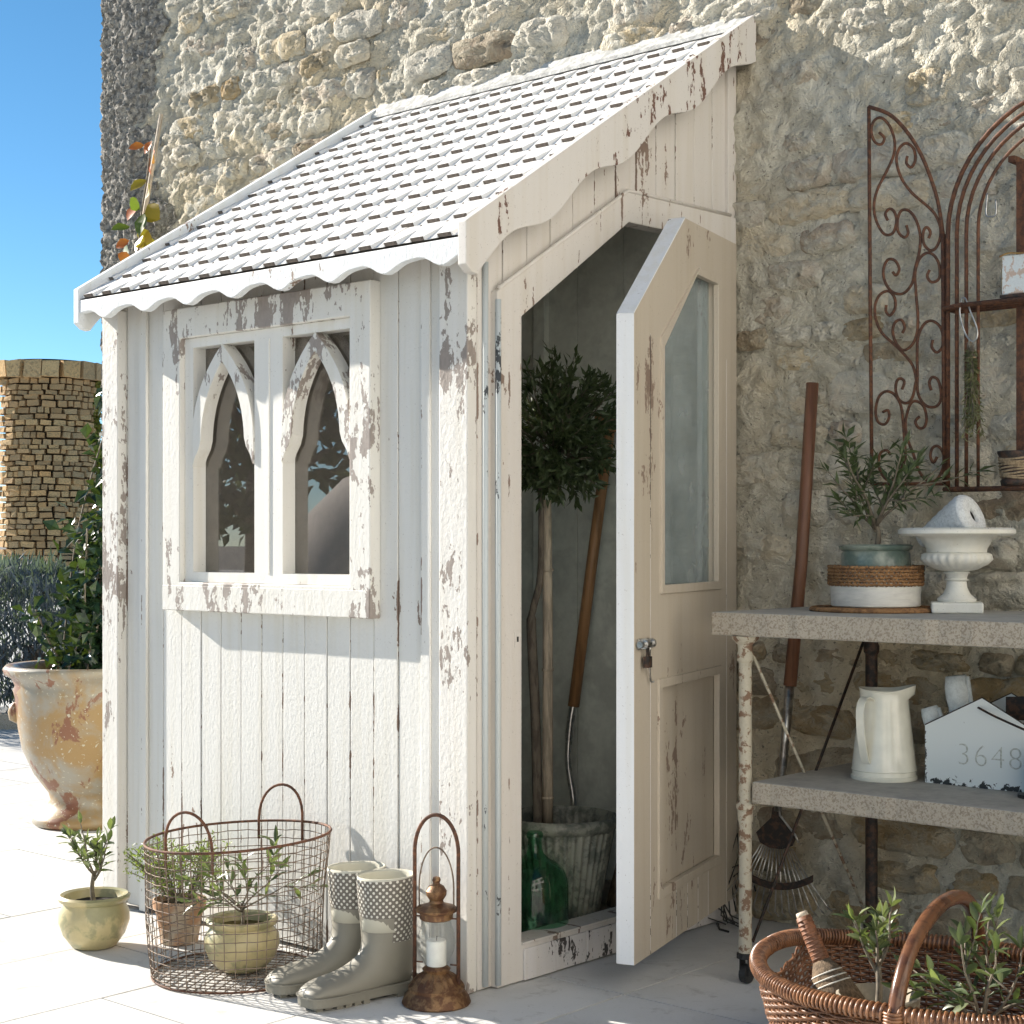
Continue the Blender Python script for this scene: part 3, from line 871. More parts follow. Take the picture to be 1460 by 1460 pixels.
# bolt, padlock and hook
m = MB(); m.tube([dfn(0.852, 0.853, DT + 0.012), dfn(0.755, 0.853, DT + 0.012)], 0.008, 10)
for s in (0.825, 0.772): m.tube([dfn(s, 0.853, DT + 0.012), dfn(s - 0.008, 0.853, DT + 0.012)], 0.0125, 10)
m.prism([(0.765, 0.840), (0.84, 0.840), (0.84, 0.866), (0.765, 0.866)], dfn, DT + 0.0007, DT + 0.004)
bolt = m.build("bolt", "steel", door, True, auto=40)
m = MB(); m.prism([(0.790, 0.795), (0.816, 0.795), (0.816, 0.822), (0.790, 0.822)], dfn, DT + 0.008, DT + 0.022)
m.tube([dfn(0.795, 0.82, DT + 0.015), dfn(0.797, 0.845, DT + 0.015), dfn(0.809, 0.845, DT + 0.015), dfn(0.811, 0.82, DT + 0.015)], 0.0025, 6)
m.build("padlock", "iron_dark", door)
m = MB(); m.tube(smooth_path([dfn(0.800, 0.845, DT + 0.02), dfn(0.782, 0.80, DT + 0.012), dfn(0.762, 0.76, DT + 0.008), dfn(0.752, 0.757, DT + 0.014)], 4), 0.0025, 6)
m.build("hook", "steel", door, True)

# ---- roof
rd = MB(); rd.prism([(-0.098, ROOF(-0.098) - 0.034), (1.118, ROOF(1.118) - 0.034), (1.118, ROOF(1.118) - 0.016), (-0.098, ROOF(-0.098) - 0.016)], fYZ, SHX + 0.010, 0.054)
roof = rd.build("roof", "roof_deck", shed)
sl = math.atan(0.633); cs, sn = math.cos(sl), math.sin(sl)
EXP, TLEN, TWD, TTH = 0.1235, 0.172, 0.0915, 0.0105
def tile_mesh(x0, x1):
    """one painted shingle; the middle of its butt is dark brown"""
    w = TWD - 0.0030
    cols = [c for c in (-w / 2, -0.029, -0.022, 0.0, 0.022, 0.029, w / 2) if x0 * w - w / 2 - 1e-6 <= c <= x1 * w - w / 2 + 1e-6]
    tl = TTH / EXP
    m = MB(); n = len(cols); rows_ = (0.0, 0.080, TLEN)
    for q in rows_:
        for c in cols:
            cut = TTH * 0.93 if (q == 0.0 and abs(c) > 0.0235) else 0.0
            m.v.append((c, q, tl * (EXP - q) * 0.95 - cut))
    for q in rows_:
        for c in cols: m.v.append((c, q, tl * (EXP - q) * 0.95 - TTH))
    B_ = 3 * n
    for i_ in range(n - 1):
        for j_ in range(2):
            a = j_ * n + i_
            m.f.append((a, a + 1, a + n + 1, a + n)); m.m.append(0)
            m.f.append((B_ + a + 1, B_ + a, B_ + a + n, B_ + a + n + 1)); m.m.append(0)
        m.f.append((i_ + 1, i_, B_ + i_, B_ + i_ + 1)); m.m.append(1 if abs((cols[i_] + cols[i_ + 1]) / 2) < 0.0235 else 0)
    for j_ in range(2):
        a = j_ * n
        m.f.append((a, a + n, B_ + a + n, B_ + a)); m.m.append(0)
        a = j_ * n + n - 1
        m.f.append((a + n, a, B_ + a, B_ + a + n)); m.m.append(0)
    if x0 == 0 and x1 == 1:      # nail head just below the course above
        m.lathe([(0.0034, 0.0), (0.003, 0.0018)], (0.010, 0.111, tl * (EXP - 0.111) * 0.95), 6, 1)
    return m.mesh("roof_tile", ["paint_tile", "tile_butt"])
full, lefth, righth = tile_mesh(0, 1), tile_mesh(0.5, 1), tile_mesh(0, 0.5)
XL, XR = SHX + 0.009, 0.057
ncol = 17
wcol = (XR - XL) / ncol
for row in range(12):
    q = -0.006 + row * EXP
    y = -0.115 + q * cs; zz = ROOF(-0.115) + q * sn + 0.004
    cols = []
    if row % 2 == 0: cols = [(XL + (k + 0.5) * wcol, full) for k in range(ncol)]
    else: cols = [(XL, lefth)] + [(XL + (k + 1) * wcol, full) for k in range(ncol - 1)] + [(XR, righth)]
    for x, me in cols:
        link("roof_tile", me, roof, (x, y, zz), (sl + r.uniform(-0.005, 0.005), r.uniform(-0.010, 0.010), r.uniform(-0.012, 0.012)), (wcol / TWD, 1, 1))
# barge boards with a wavy lower edge
def barge(xa, xb, name, mat):
    top, bot = [], []
    y0, y1 = -0.126, 1.122
    for k in range(61):
        t = k / 60; y = y0 + (y1 - y0) * t
        top.append((y, ROOF(y) + 0.036))
        s = (y - y0)
        w = 0.5 - 0.5 * math.cos(2 * math.pi * (s / 0.315))
        d = 0.150 - 0.040 * w - 0.008 * t
        if s < 0.05: d = 0.102 + 0.048 * math.sin(min(1, s / 0.05) * math.pi / 2)
        bot.append((y, ROOF(y) + 0.036 - d))
    m = MB(); m.prism(bot + top[::-1], fYZ, xa, xb)
    return m.build(name, mat, shed, bevel=0.002)
barge(0.058, 0.085, "barge_board", "paint_barge")
barge(SHX - 0.018, SHX + 0.008, "barge_board", "paint_valance")
# scalloped front valance
top, bot = [], []
xa, xb = SHX + 0.0085, 0.0575
for k in range(97):
    x = xa + (xb - xa) * k / 96
    top.append((x, ROOF(-0.118) - 0.004))
    bot.append((x, ROOF(-0.118) - 0.050 + 0.013 * math.sin(2 * math.pi * (x - xa) / 0.196 + 0.6) - 0.003 * math.sin(2 * math.pi * (x - xa) / 0.098)))
m = MB(); m.prism(bot + top[::-1], fXZ, -0.124, -0.100); m.build("valance", "paint_valance", shed, bevel=0.002)
m = MB(); m.prism([(1.080, ROOF(1.080) + 0.026), (1.098, ROOF(1.098) + 0.030), (1.125, ROOF(1.125) + 0.046), (1.125, ROOF(1.125) + 0.028), (1.080, ROOF(1.080) + 0.014)], fYZ, SHX + 0.010, 0.057)
m.build("flashing", "flashing", shed)

# ================================================================== PLANTS
leaf_me = {}
def leaf_obj_mesh(mat, wide=0.45):
    if (mat, wide) not in leaf_me:
        m = MB(); p = Vector((0, 0, 0))
        pts = [(0, 0, 0), (0.22, 0.34, 0.05), (0.5, 0.5, 0.10), (0.8, 0.3, 0.03), (1, 0, -0.08), (0.8, -0.3, 0.03), (0.5, -0.5, 0.10), (0.22, -0.34, 0.05), (0.3, 0, 0.0), (0.65, 0, 0.02)]
        m.add(pts, [(0, 8, 1), (1, 8, 9, 2), (2, 9, 3), (3, 9, 4), (4, 9, 5), (5, 9, 6), (6, 9, 8, 7), (7, 8, 0)])
        leaf_me[(mat, wide)] = m.mesh("leaf", mat, True)
    return leaf_me[(mat, wide)]

def put_leaf(parent, mat, p, d, n, L, W):
    d = d.normalized(); s = n.cross(d)
    if s.length < 1e-4: s = d.cross(Vector((0.1, 0.7, 0.7)))
    s.normalize(); n = d.cross(s)
    o = bpy.data.objects.new("leaf", leaf_obj_mesh(mat)); COL.objects.link(o)
    o.parent = parent
    M = Matrix((d * L, s * W, n * L * 0.8)).transposed().to_4x4()
    M.translation = Vector(p) - WL[parent.name]
    o.matrix_basis = M
    return o

def olive(root, base, H, spread, seed, nb=6, leafL=0.035, leafW=0.009, per=9, lean=(0, 0), stem=0.38, mat="leaf_olive", indiv=None, r0=0.006, up=0.5, sub=2):
    """woody little tree: bent stem, forking twigs, paired lance-shaped leaves"""
    r = random.Random(seed)
    tr = MB(); lv = MB(); leaves = []
    base = Vector(base)
    top = base + Vector((lean[0], lean[1], H * stem))
    tr.tube(smooth_path([base, base.lerp(top, 0.5) + rv(r, 0.006), top], 4), [r0 * (1 - 0.03 * i) for i in range(9)], 7)
    def twig(p0, d, L, rad, depth):
        n = 6; pts = [p0]; dd = d.normalized(); p = Vector(p0)
        for i in range(n):
            dd = (dd + rv(r, 0.18) + Vector((0, 0, 0.10 * up))).normalized()
            p = p + dd * L / n
            pts.append(p.copy())
        tr.tube(pts, [rad * (1 - 0.11 * i) for i in range(n + 1)], 5)
        if depth > 0:
            for k in range(sub):
                i = r.randint(1, 4)
                sd_ = (dd + rv(r, 0.9)).normalized()
                twig(pts[i], sd_, L * r.uniform(0.5, 0.75), rad * 0.65, depth - 1)
        m_ = per if depth == 0 else per // 2
        for k in range(m_):
            t = (k + 1.2) / (m_ + 0.2) * n
            i = min(n - 1, int(t)); q = pts[i].lerp(pts[i + 1], min(1, t - i))
            ax = (pts[i + 1] - pts[i]).normalized()
            side_ = ax.cross(Vector((0, 0, 1)) if k % 2 else Vector((r.uniform(-1, 1), 1, 0.3))).normalized()
            for sg in (-1, 1):
                dl = (ax * r.uniform(0.5, 0.9) + side_ * sg * r.uniform(0.5, 1.0) + rv(r, 0.25))
                leaves.append((q, dl, Vector((0, 0, 1)) + rv(r, 0.5), leafL * r.uniform(0.65, 1.15), leafW * r.uniform(0.8, 1.2)))
        leaves.append((pts[-1], dd + rv(r, 0.1), rv(r), leafL, leafW))
    for k in range(nb):
        an = 2 * math.pi * (k + r.uniform(-0.3, 0.3)) / nb
        st = base.lerp(top, r.uniform(0.7, 1.0))
        d = Vector((math.cos(an) * spread, math.sin(an) * spread, H * (1 - stem) * r.uniform(0.55, 1.0)))
        twig(st, d, d.length * r.uniform(0.75, 1.0), r0 * 0.55, 1)
    tr.build("trunk", "twig", root, True)
    if indiv:
        ms = indiv
        for q, dl, nn, L, W in leaves:
            put_leaf(root, ms[r.randrange(len(ms))], q, dl, nn, L, W)
    else:
        for q, dl, nn, L, W in leaves:
            lv.leaf(q, dl, nn, L, W)
        stuff(lv.build("foliage", mat, root))

def pot(root, c, prof, mat, n=36, fn=None, soil_z=None, soil_r=None, name="pot", smooth=True, auto=50):
    m = MB(); m.lathe(prof, c, n, 0, fn, True, False); o = m.build(name, mat, root, smooth, auto=auto)
    if soil_z is not None:
        m = MB(); k = 20; c = Vector(c); rr = random.Random(int(soil_r * 1e4))
        vv = [(c.x, c.y, c.z + soil_z + 0.008)]
        for ring_ in (0.5, 1.0):
            for i in range(k):
                a = 2 * math.pi * i / k
                vv.append((c.x + soil_r * ring_ * math.cos(a), c.y + soil_r * ring_ * math.sin(a), c.z + soil_z + rr.uniform(-0.006, 0.008) * (1.2 - ring_)))
        fs = [(0, 1 + i, 1 + (i + 1) % k) for i in range(k)] + [(1 + i, 1 + k + i, 1 + k + (i + 1) % k, 1 + (i + 1) % k) for i in range(k)]
        m.add(vv, fs); m.build("soil", "soil", root, True)
    return o

# round glazed pot with a young olive, left of the shed
B = (-1.095, -0.345, 0)
t = thing("potted_olive", "small yellow green glazed pot with a young olive, alone on the paving", "potted plant", B, "little olives in pots")
pot(t, B, [(0.050, 0.0), (0.060, 0.004), (0.082, 0.035), (0.094, 0.070), (0.093, 0.095), (0.084, 0.115), (0.083, 0.122), (0.094, 0.128), (0.097, 0.138), (0.090, 0.144), (0.080, 0.140), (0.076, 0.120), (0.070, 0.115)], "glaze_yellow", fn=lambda r_, z, a: r_ * (1 + (0.012 * math.cos(6 * a) if 0.02 < z < 0.11 else 0)), soil_z=0.118, soil_r=0.078)
olive(t, (B[0], B[1], 0.115), 0.25, 0.105, 4, nb=5, leafL=0.042, leafW=0.0145, per=6, indiv=["leaf_olive_bright", "leaf_olive_bright", "leaf_olive"], r0=0.007, sub=1, stem=0.36)

# terracotta pot with a bushy herb, behind the wire basket
B = (-0.955, -0.165, 0)
t = thing("potted_herb", "terracotta pot with a bushy pale green herb beside the wire basket", "potted plant", B)
pot(t, B, [(0.045, 0.0), (0.050, 0.002), (0.066, 0.095), (0.072, 0.096), (0.074, 0.120), (0.069, 0.122), (0.064, 0.100)], "terracotta", soil_z=0.105, soil_r=0.0645)
r = random.Random(41); tr = MB(); lv = MB()
for k in range(60):
    a = r.uniform(0, 6.28); s = r.random() ** 0.5
    p0 = Vector((B[0] + 0.02 * math.cos(a), B[1] + 0.02 * math.sin(a), 0.105))
    p1 = p0 + Vector((math.cos(a) * 0.13 * s, math.sin(a) * 0.13 * s, r.uniform(0.10, 0.20) * (1.1 - 0.3 * s)))
    pm = p0.lerp(p1, 0.5) + Vector((0, 0, 0.015))
    pts = smooth_path([p0, pm, p1], 4); tr.tube(pts, 0.0014, 4)
    for i in range(34):
        q = pts[min(len(pts) - 1, 2 + int(r.random() ** 0.7 * 7))] + rv(r, 0.012)
        lv.leaf(q, rv(r) + Vector((0, 0, 0.5)), rv(r), r.uniform(0.009, 0.016), 0.005)
tr.build("stems", "twig", t, True); stuff(lv.build("foliage", "leaf_thyme", t))

# glazed pot with olive standing in the wire basket
B = (-0.59, -0.245, 0.006)
t = thing("potted_olive", "round glazed pot with a small olive standing inside the wire basket", "potted plant", B, "little olives in pots")
pot(t, B, [(0.052, 0.0), (0.060, 0.004), (0.084, 0.030), (0.097, 0.065), (0.094, 0.090), (0.082, 0.105), (0.080, 0.111), (0.090, 0.117), (0.093, 0.127), (0.086, 0.133), (0.077, 0.129), (0.072, 0.108)], "glaze_yellow", soil_z=0.098, soil_r=0.0735)
olive(t, (B[0], B[1], 0.10), 0.23, 0.165, 17, nb=7, leafL=0.048, leafW=0.0135, per=6, indiv=["leaf_olive", "leaf_olive", "leaf_olive_bright"], r0=0.005, sub=1, stem=0.32, up=0.1)

# big glazed urn with a dark climbing shrub
B = (-2.80, 0.795, 0)
t = thing("urn_planter", "large old ochre glazed urn with a dark glossy climbing shrub behind the shed", "urn", B)
pot(t, B, [(0.200, 0.0), (0.212, 0.012), (0.206, 0.035), (0.165, 0.065), (0.142, 0.095), (0.150, 0.125), (0.205, 0.200), (0.250, 0.300), (0.270, 0.410), (0.276, 0.500), (0.284, 0.528), (0.276, 0.545), (0.290, 0.575), (0.315, 0.590), (0.322, 0.610), (0.310, 0.625), (0.280, 0.622), (0.260, 0.600), (0.250, 0.540)], "urn_glaze", 48, soil_z=0.545, soil_r=0.25, auto=60)
ad = RT * -1 + FW * -0.25
for an in (math.atan2(ad.y, ad.x), math.atan2(-FW.y, -FW.x) + 1.0):
    c = Vector((B[0] + math.cos(an) * 0.268, B[1] + math.sin(an) * 0.268, 0.44))
    m = MB(); m.lathe([(0.0, -0.045), (0.028, -0.03), (0.034, 0.0), (0.028, 0.03), (0.0, 0.045)], c, 12, cap0=False, cap1=False)
    m.build("boss", "urn_glaze", t, True)
r = random.Random(61); tr = MB(); lv = MB()
for k in range(26):
    a = r.uniform(0, 6.28); rr = r.uniform(0, 0.16)
    p0 = Vector((B[0] + math.cos(a) * rr, B[1] + math.sin(a) * rr, 0.54))
    hgt = r.uniform(0.30, 1.30); out = 0.34 * (1 - 0.45 * hgt)
    p1 = p0 + RT * (r.uniform(-0.9, 0.7) * out * (1 if hgt < 0.6 else 0.45) + 0.17 * hgt) + FW * r.uniform(-out, out) * 0.7 + Vector((0, 0, hgt))
    pts = smooth_path([p0, p0.lerp(p1, 0.5) + rv(r, 0.05), p1], 6); tr.tube(pts, 0.004, 5)
    for i in range(64):
        q = pts[r.randint(1, len(pts) - 1)] + rv(r, 0.055)
        L = r.uniform(0.05, 0.085)
        lv.leaf(q, rv(r) + Vector((0, 0, -0.1)) - FW * 0.2, Vector((0, 0, 1)) + rv(r, 0.6) - FW * 0.6, L, L * 0.62, wide=0.42)
tr.build("stems", "twig", t, True); stuff(lv.build("foliage", "leaf_shade", t))

# autumn creeper tied to a cane on the big wall
t = thing("creeper", "creeper with orange and yellow autumn leaves on a cane against the wall", "climbing plant", (-2.84, 1.06, 0))
m = MB(); m.tube([(-2.90, 1.06, 0.0), (-2.80, 1.055, 2.38), (-2.668, 1.05, 2.816)], [0.011, 0.010, 0.008], 7); m.build("cane", "stake_wood", t, True)
m = MB(); m.tube(smooth_path([(-2.92, 1.05, 0.0), (-2.83, 1.04, 1.6), (-2.79, 1.03, 2.3), (-2.74, 1.03, 2.55), (-2.72, 1.035, 2.68)], 5), 0.004, 5); m.build("stem", "twig", t, True)
r = random.Random(7)
for (dx, z, mt, L) in [(-0.055, 2.70, "leaf_orange", .05), (-0.01, 2.71, "leaf_orange", .045), (-0.005, 2.645, "leaf_orange", .05), (0.035, 2.62, "leaf_orange", .06), (0.0, 2.56, "leaf_gold", .06),
                      (0.03, 2.52, "leaf_gold", .07), (-0.035, 2.47, "leaf_orange", .06), (0.035, 2.46, "leaf_gold", .075), (-0.01, 2.445, "leaf_green", .06), (0.03, 2.43, "leaf_green", .075),
                      (-0.06, 2.385, "leaf_green", .06), (-0.01, 2.37, "leaf_gold", .06), (0.03, 2.40, "leaf_gold", .05), (0.04, 2.34, "leaf_orange", .06), (-0.05, 2.33, "leaf_orange", .05), (0.0, 2.31, "leaf_gold", .07),
                      (-0.04, 2.28, "leaf_green", .07), (0.02, 2.265, "leaf_gold", .07), (-0.015, 2.245, "leaf_orange", .05), (0.05, 2.29, "leaf_gold", .05)]:
    x = -2.79 + (z - 2.38) * 0.29 + dx
    put_leaf(t, mt, Vector((x, 1.03, z)), rv(r, 0.7) + Vector((dx * 12, -0.3, -0.4)), Vector((0, -1, 0.3)) + rv(r, 0.4), L * 1.35, L * 0.95)

# standard olive in a ribbed pot inside the shed
B = (-0.225, 0.595, 0.05)
t = thing("olive_standard", "ball headed olive tree in a ribbed grey pot inside the shed doorway", "potted tree", B)
pot(t, B, [(0.098, 0.0), (0.103, 0.004), (0.106, 0.012), (0.150, 0.245), (0.151, 0.250), (0.160, 0.254), (0.168, 0.268), (0.166, 0.284), (0.154, 0.288), (0.146, 0.272), (0.138, 0.22)], "glaze_grey", 280, fn=lambda r_, z, a: r_ + (0.0042 * math.cos(40 * a) if 0.008 < z < 0.249 else 0), soil_z=0.235, soil_r=0.141, auto=70)
m = MB(); m.tube([(-0.250, 0.572, 0.27), (-0.252, 0.574, 0.60), (-0.250, 0.572, 0.93), (-0.252, 0.57, 1.22)], [0.0155, 0.015, 0.0145, 0.013], 10)
for zz in (0.38, 0.74, 1.02): m.tube([(-0.251, 0.573, zz), (-0.251, 0.573, zz + 0.007)], 0.0172, 10)
m.build("stake", "stake_wood", t, True)
m = MB(); m.tube(smooth_path([(-0.275, 0.560, 0.27), (-0.278, 0.552, 0.6), (-0.290, 0.548, 0.86), (-0.285, 0.552, 0.92), (-0.262, 0.556, 1.02), (-0.262, 0.560, 1.28)], 5), [0.014] * 12 + [0.010] * 14, 8); m.build("trunk", "bark", t, True)
r = random.Random(77); tr = MB(); lv = MB(); CC = Vector((-0.232, 0.588, 1.415))
for k in range(120):
    d = rv(r).normalized(); d.z = d.z * 1.25
    L = 0.190 * r.uniform(0.78, 1.06)
    p0 = CC + Vector((0, 0, -0.06)) + d * 0.03; p1 = CC + d * L
    pts = [p0.lerp(p1, i / 5) + rv(r, 0.008) for i in range(6)]
    tr.tube(pts, [0.003, 0.0026, 0.0022, 0.0018, 0.0014, 0.001], 4)
    for i in range(34):
        q = pts[1].lerp(pts[5], r.random()) + rv(r, 0.008)
        lv.leaf(q, d * 0.7 + rv(r, 0.8), rv(r), r.uniform(0.026, 0.046), 0.0115)
tr.build("twigs", "twig", t, True); stuff(lv.build("crown", "leaf_olive", t))

# ================================================================== IN THE SHED
t = thing("spade", "long wooden handled spade leaning on the back wall inside the shed", "spade", (-0.40, 0.90, 0.05))
m = MB(); m.tube([(-0.352, 0.985, 1.44), (-0.412, 0.975, 1.04), (-0.452, 0.935, 0.60)], [0.017, 0.0175, 0.018], 12); m.build("handle", "wood_handle", t, True)
m = MB(); m.tube([(-0.350, 0.985, 1.438), (-0.346, 0.985, 1.465)], [0.019, 0.022], 10); m.tube([Vector((-0.346, 0.985, 1.475)) - RT * 0.05, Vector((-0.346, 0.985, 1.475)) + RT * 0.05], 0.017, 10); m.build("grip", "wood_handle", t, True)
m = MB(); m.tube(smooth_path([(-0.450, 0.937, 0.62), (-0.457, 0.928, 0.56), (-0.460, 0.92, 0.48), (-0.448, 0.905, 0.42), (-0.420, 0.892, 0.34), (-0.415, 0.89, 0.30)], 4), [0.0125] * 8 + [0.010] * 13, 10); m.build("shank", "steel", t, True)
m = MB(); m.prism([(-0.09, 0.30), (0.09, 0.30), (0.085, 0.12), (0.05, 0.06), (-0.05, 0.06), (-0.085, 0.12)], lambda p, q, a: (-0.415 + p * 0.75, 0.885 + p * 0.66 * 0.6 + (q - 0.3) * -0.15 + a, q), 0, 0.004); m.build("blade", "steel", t)

t = thing("glass_bottle", "green glass demijohn bottle standing just inside the doorway", "bottle", (-0.10, 0.34, 0.05))
prof = [(0.0, 0.0), (0.074, 0.0), (0.085, 0.010), (0.089, 0.05), (0.089, 0.145), (0.086, 0.168), (0.076, 0.189), (0.057, 0.206), (0.036, 0.218), (0.024, 0.229), (0.019, 0.243), (0.018, 0.268), (0.0215, 0.272), (0.0225, 0.282), (0.019, 0.287)]
inner = [(r_ - 0.004, z_) for r_, z_ in prof[2:]][::-1]
inner = [(0.0145, 0.287)] + inner[1:] + [(0.07, 0.006), (0.0, 0.006)]
m = MB(); m.lathe(prof, (-0.10, 0.34, 0.0505), 48, cap0=False, cap1=False); m.build("body", "bottle_glass", t, True)

t = thing("straw_broom", "brown straw broom head standing behind the ribbed pot in the shed", "broom", (-0.14, 0.86, 0.05))
m = MB(); m.lathe([(0.105, 0.0), (0.100, 0.03), (0.055, 0.20), (0.03, 0.27)], (-0.14, 0.87, 0.052), 24, fn=lambda r_, z, a: r_ * (1 + 0.03 * math.cos(11 * a))); m.build("bristles", "brush_straw", t, True)
m = MB(); m.tube([(-0.14, 0.87, 0.30), (-0.14, 0.95, 0.7)], 0.011, 8); m.build("handle", "wood_dark", t, True)

# ================================================================== IN FRONT OF THE SHED
# wire basket
BC = Vector((-0.59, -0.262, 0.0)); RB, RT_, BH = 0.214, 0.236, 0.345
t = thing("wire_basket", "tall round rusty wire mesh basket with two loop handles", "basket", BC)
r = random.Random(31)
def rim_pt(a, u):
    rr = RB + (RT_ - RB) * u + 0.004 * math.sin(3 * a + 5 * u)
    return BC + Vector((rr * math.cos(a), rr * math.sin(a), 0.004 + BH * u + 0.012 * u * math.cos(a - 0.6)))
m = MB(); NV = 54
for k in range(NV):
    a = 2 * math.pi * k / NV; j = r.uniform(-0.012, 0.012)
    m.tube([rim_pt(a + j * math.sin(u * 3), u) + rv(r, 0.0012) for u in [i / 7 for i in range(8)]], 0.0013, 4, cap=False)
for k in range(15):
    u = (k + 0.5) / 15.5; j = r.uniform(-0.006, 0.006)
    m.tube([rim_pt(2 * math.pi * i / NV, u + j * math.sin(2 * math.pi * i / NV) + r.uniform(-.004, .004)) for i in range(NV)], 0.0012, 4, closed=True)
m.build("mesh_side", "wire_rust", t, True)
m = MB()
for k in range(-8, 9):
    d = k * 0.025; h = math.sqrt(max(0.0004, RB ** 2 - d * d))
    for rot in (0.5, 0.5 + math.pi / 2):
        ca, sa = math.cos(rot), math.sin(rot)
        pts = [BC + Vector((s * h * ca - d * sa, s * h * sa + d * ca, 0.004 + (0.0015 if rot > 1 else 0))) + rv(r, 0.001) for s in (-1, -.5, 0, .5, 1)]
        m.tube(pts, 0.0013, 4, cap=False)
m.build("mesh_bottom", "wire_rust", t, True)
m = MB(); m.tube([rim_pt(2 * math.pi * i / 64, 1.0) for i in range(64)], 0.0036, 6, closed=True); m.build("rim", "iron_rust", t, True)
m = MB(); m.tube([rim_pt(2 * math.pi * i / 64, 0.0) for i in range(64)], 0.0028, 6, closed=True); m.build("base_ring", "iron_rust", t, True)
ax = (FW * 0.92 + RT * 0.38).normalized(); tx = Vector((ax.y, -ax.x, 0))
for sg in (-1, 1):
    c = BC + ax * sg * 0.218 + Vector((0, 0, BH + 0.004 + 0.010 * sg * ax.dot(Vector((0.8, 0.56, 0)))))
    pts = [c + tx * 0.067 * math.cos(math.pi * i / 16) + Vector((0, 0, 0.098 * math.sin(math.pi * i / 16) ** 0.8)) + ax * sg * 0.012 * math.sin(math.pi * i / 16) for i in range(17)]
    m = MB(); m.tube([pts[0] + Vector((0, 0, -0.05))] + pts + [pts[-1] + Vector((0, 0, -0.05))], 0.0038, 7); m.build("handle", "iron_rust", t, True)

# wellington boots
def boot_mesh():
    prof = [((.074, .285), (-.076, .290), .064), ((.073, .270), (-.075, .272), .0635), ((.070, .220), (-.071, .220), .060), ((.066, .175), (-.066, .172), .055), ((.063, .140), (-.063, .128), .050),
            ((.066, .117), (-.070, .085), .047), ((.077, .102), (-.076, .050), .045), ((.090, .092), (-.070, .020), .045), ((.112, .083), (-.01, .018), .044), ((.140, .074), (.06, .018), .046),
            ((.170, .068), (.12, .018), .049), ((.200, .060), (.170, .018), .049), ((.222, .050), (.205, .018), .043), ((.236, .038), (.232, .020), .028)]
    m = MB(); n = 28; uvs = []
    for i, (F, Bk, w) in enumerate(prof):
        c = (Vector((F[0], 0, F[1])) + Vector((Bk[0], 0, Bk[1]))) / 2
        e = (Vector((F[0], 0, F[1])) - Vector((Bk[0], 0, Bk[1]))) / 2
        for k in range(n):
            a = 2 * math.pi * k / n
            ca, sa = math.cos(a), math.sin(a)
            ex = 0.82 if i > 6 else 0.95
            ca = math.copysign(abs(ca) ** ex, ca); sa = math.copysign(abs(sa) ** ex, sa)
            wr = 0.0042 * math.sin(9 * i * 0.8 + 2.2 * ca) * (1 if 3 <= i <= 11 else 0)
            q = c + e * ca * (1 + wr / 0.06) + Vector((0, w * sa + wr, 0)); m.v.append(tuple(q)); uvs.append((k / n, i / len(prof)))
    L = len(prof)
    for i in range(L - 1):
        for k in range(n):
            k2 = (k + 1) % n
            m.f.append((i * n + k2, i * n + k, (i + 1) * n + k, (i + 1) * n + k2)); m.m.append(0)
    m.f.append(tuple((L - 1) * n + k for k in range(n))[::-1]); m.m.append(0)
    # inside of the shaft
    k0 = len(m.v)
    for zz, s in ((0.292, 0.985), (0.285, 0.93), (0.20, 0.88), (0.16, 0.84)):
        for k in range(n):
            a = 2 * math.pi * k / n; m.v.append((0.074 * s * math.cos(a), 0.063 * s * math.sin(a), zz)); uvs.append((0, 0))
    for i in range(3):
        for k in range(n):
            k2 = (k + 1) % n
            m.f.append((k0 + i * n + k, k0 + i * n + k2, k0 + (i + 1) * n + k2, k0 + (i + 1) * n + k)); m.m.append(1)
    for k in range(n):
        k2 = (k + 1) % n
        m.f.append((k, k2, k0 + k2, k0 + k)); m.m.append(1)
    m.f.append(tuple(k0 + 3 * n + k for k in range(n))); m.m.append(1)
    me = m.mesh("upper", ["boot_rubber", "boot_lining"], True)
    ul = me.uv_layers.new(name="UVMap")
    for lp in me.loops:
        ul.data[lp.index].uv = uvs[lp.vertex_index]
    for p in me.polygons:                     # close the seam of the wrap
        us = [ul.data[i].uv[0] for i in p.loop_indices]
        if max(us) - min(us) > 0.5:
            for i in p.loop_indices:
                if ul.data[i].uv[0] < 0.5: ul.data[i].uv[0] += 1.0
    return me
def sole_mesh():
    m = MB()
    out = [(-.082, 0), (-.074, .032), (-.04, .046), (.02, .044), (.09, .047), (.15, .053), (.20, .050), (.228, .035), (.240, 0)]
    full_ = smooth_path([(x, y, 0) for x, y in out], 3)
    loop = [(p.x, p.y) for p in full_] + [(p.x, -p.y) for p in reversed(full_[1:-1])]
    m.prism(loop, lambda p, q, a: (p, q, a), 0.010, 0.030)
    for x0, x1 in ((-.078, -.055), (-.05, -.03), (-.025, -.005), (.075, .093), (.10, .118), (.125, .143), (.15, .168), (.175, .193), (.20, .218)):
        w = 0.044 if x1 < 0.19 else 0.034
        m.box(x0, x1, -w, w, 0.0, 0.0101)
    m.tube(smooth_path([(x * 1.006, y * 1.03, 0.031) for x, y in loop], 1, True), 0.0025, 5, closed=True)
    return m.mesh("sole", "boot_rubber", False)
bm_, sm_ = boot_mesh(), sole_mesh()
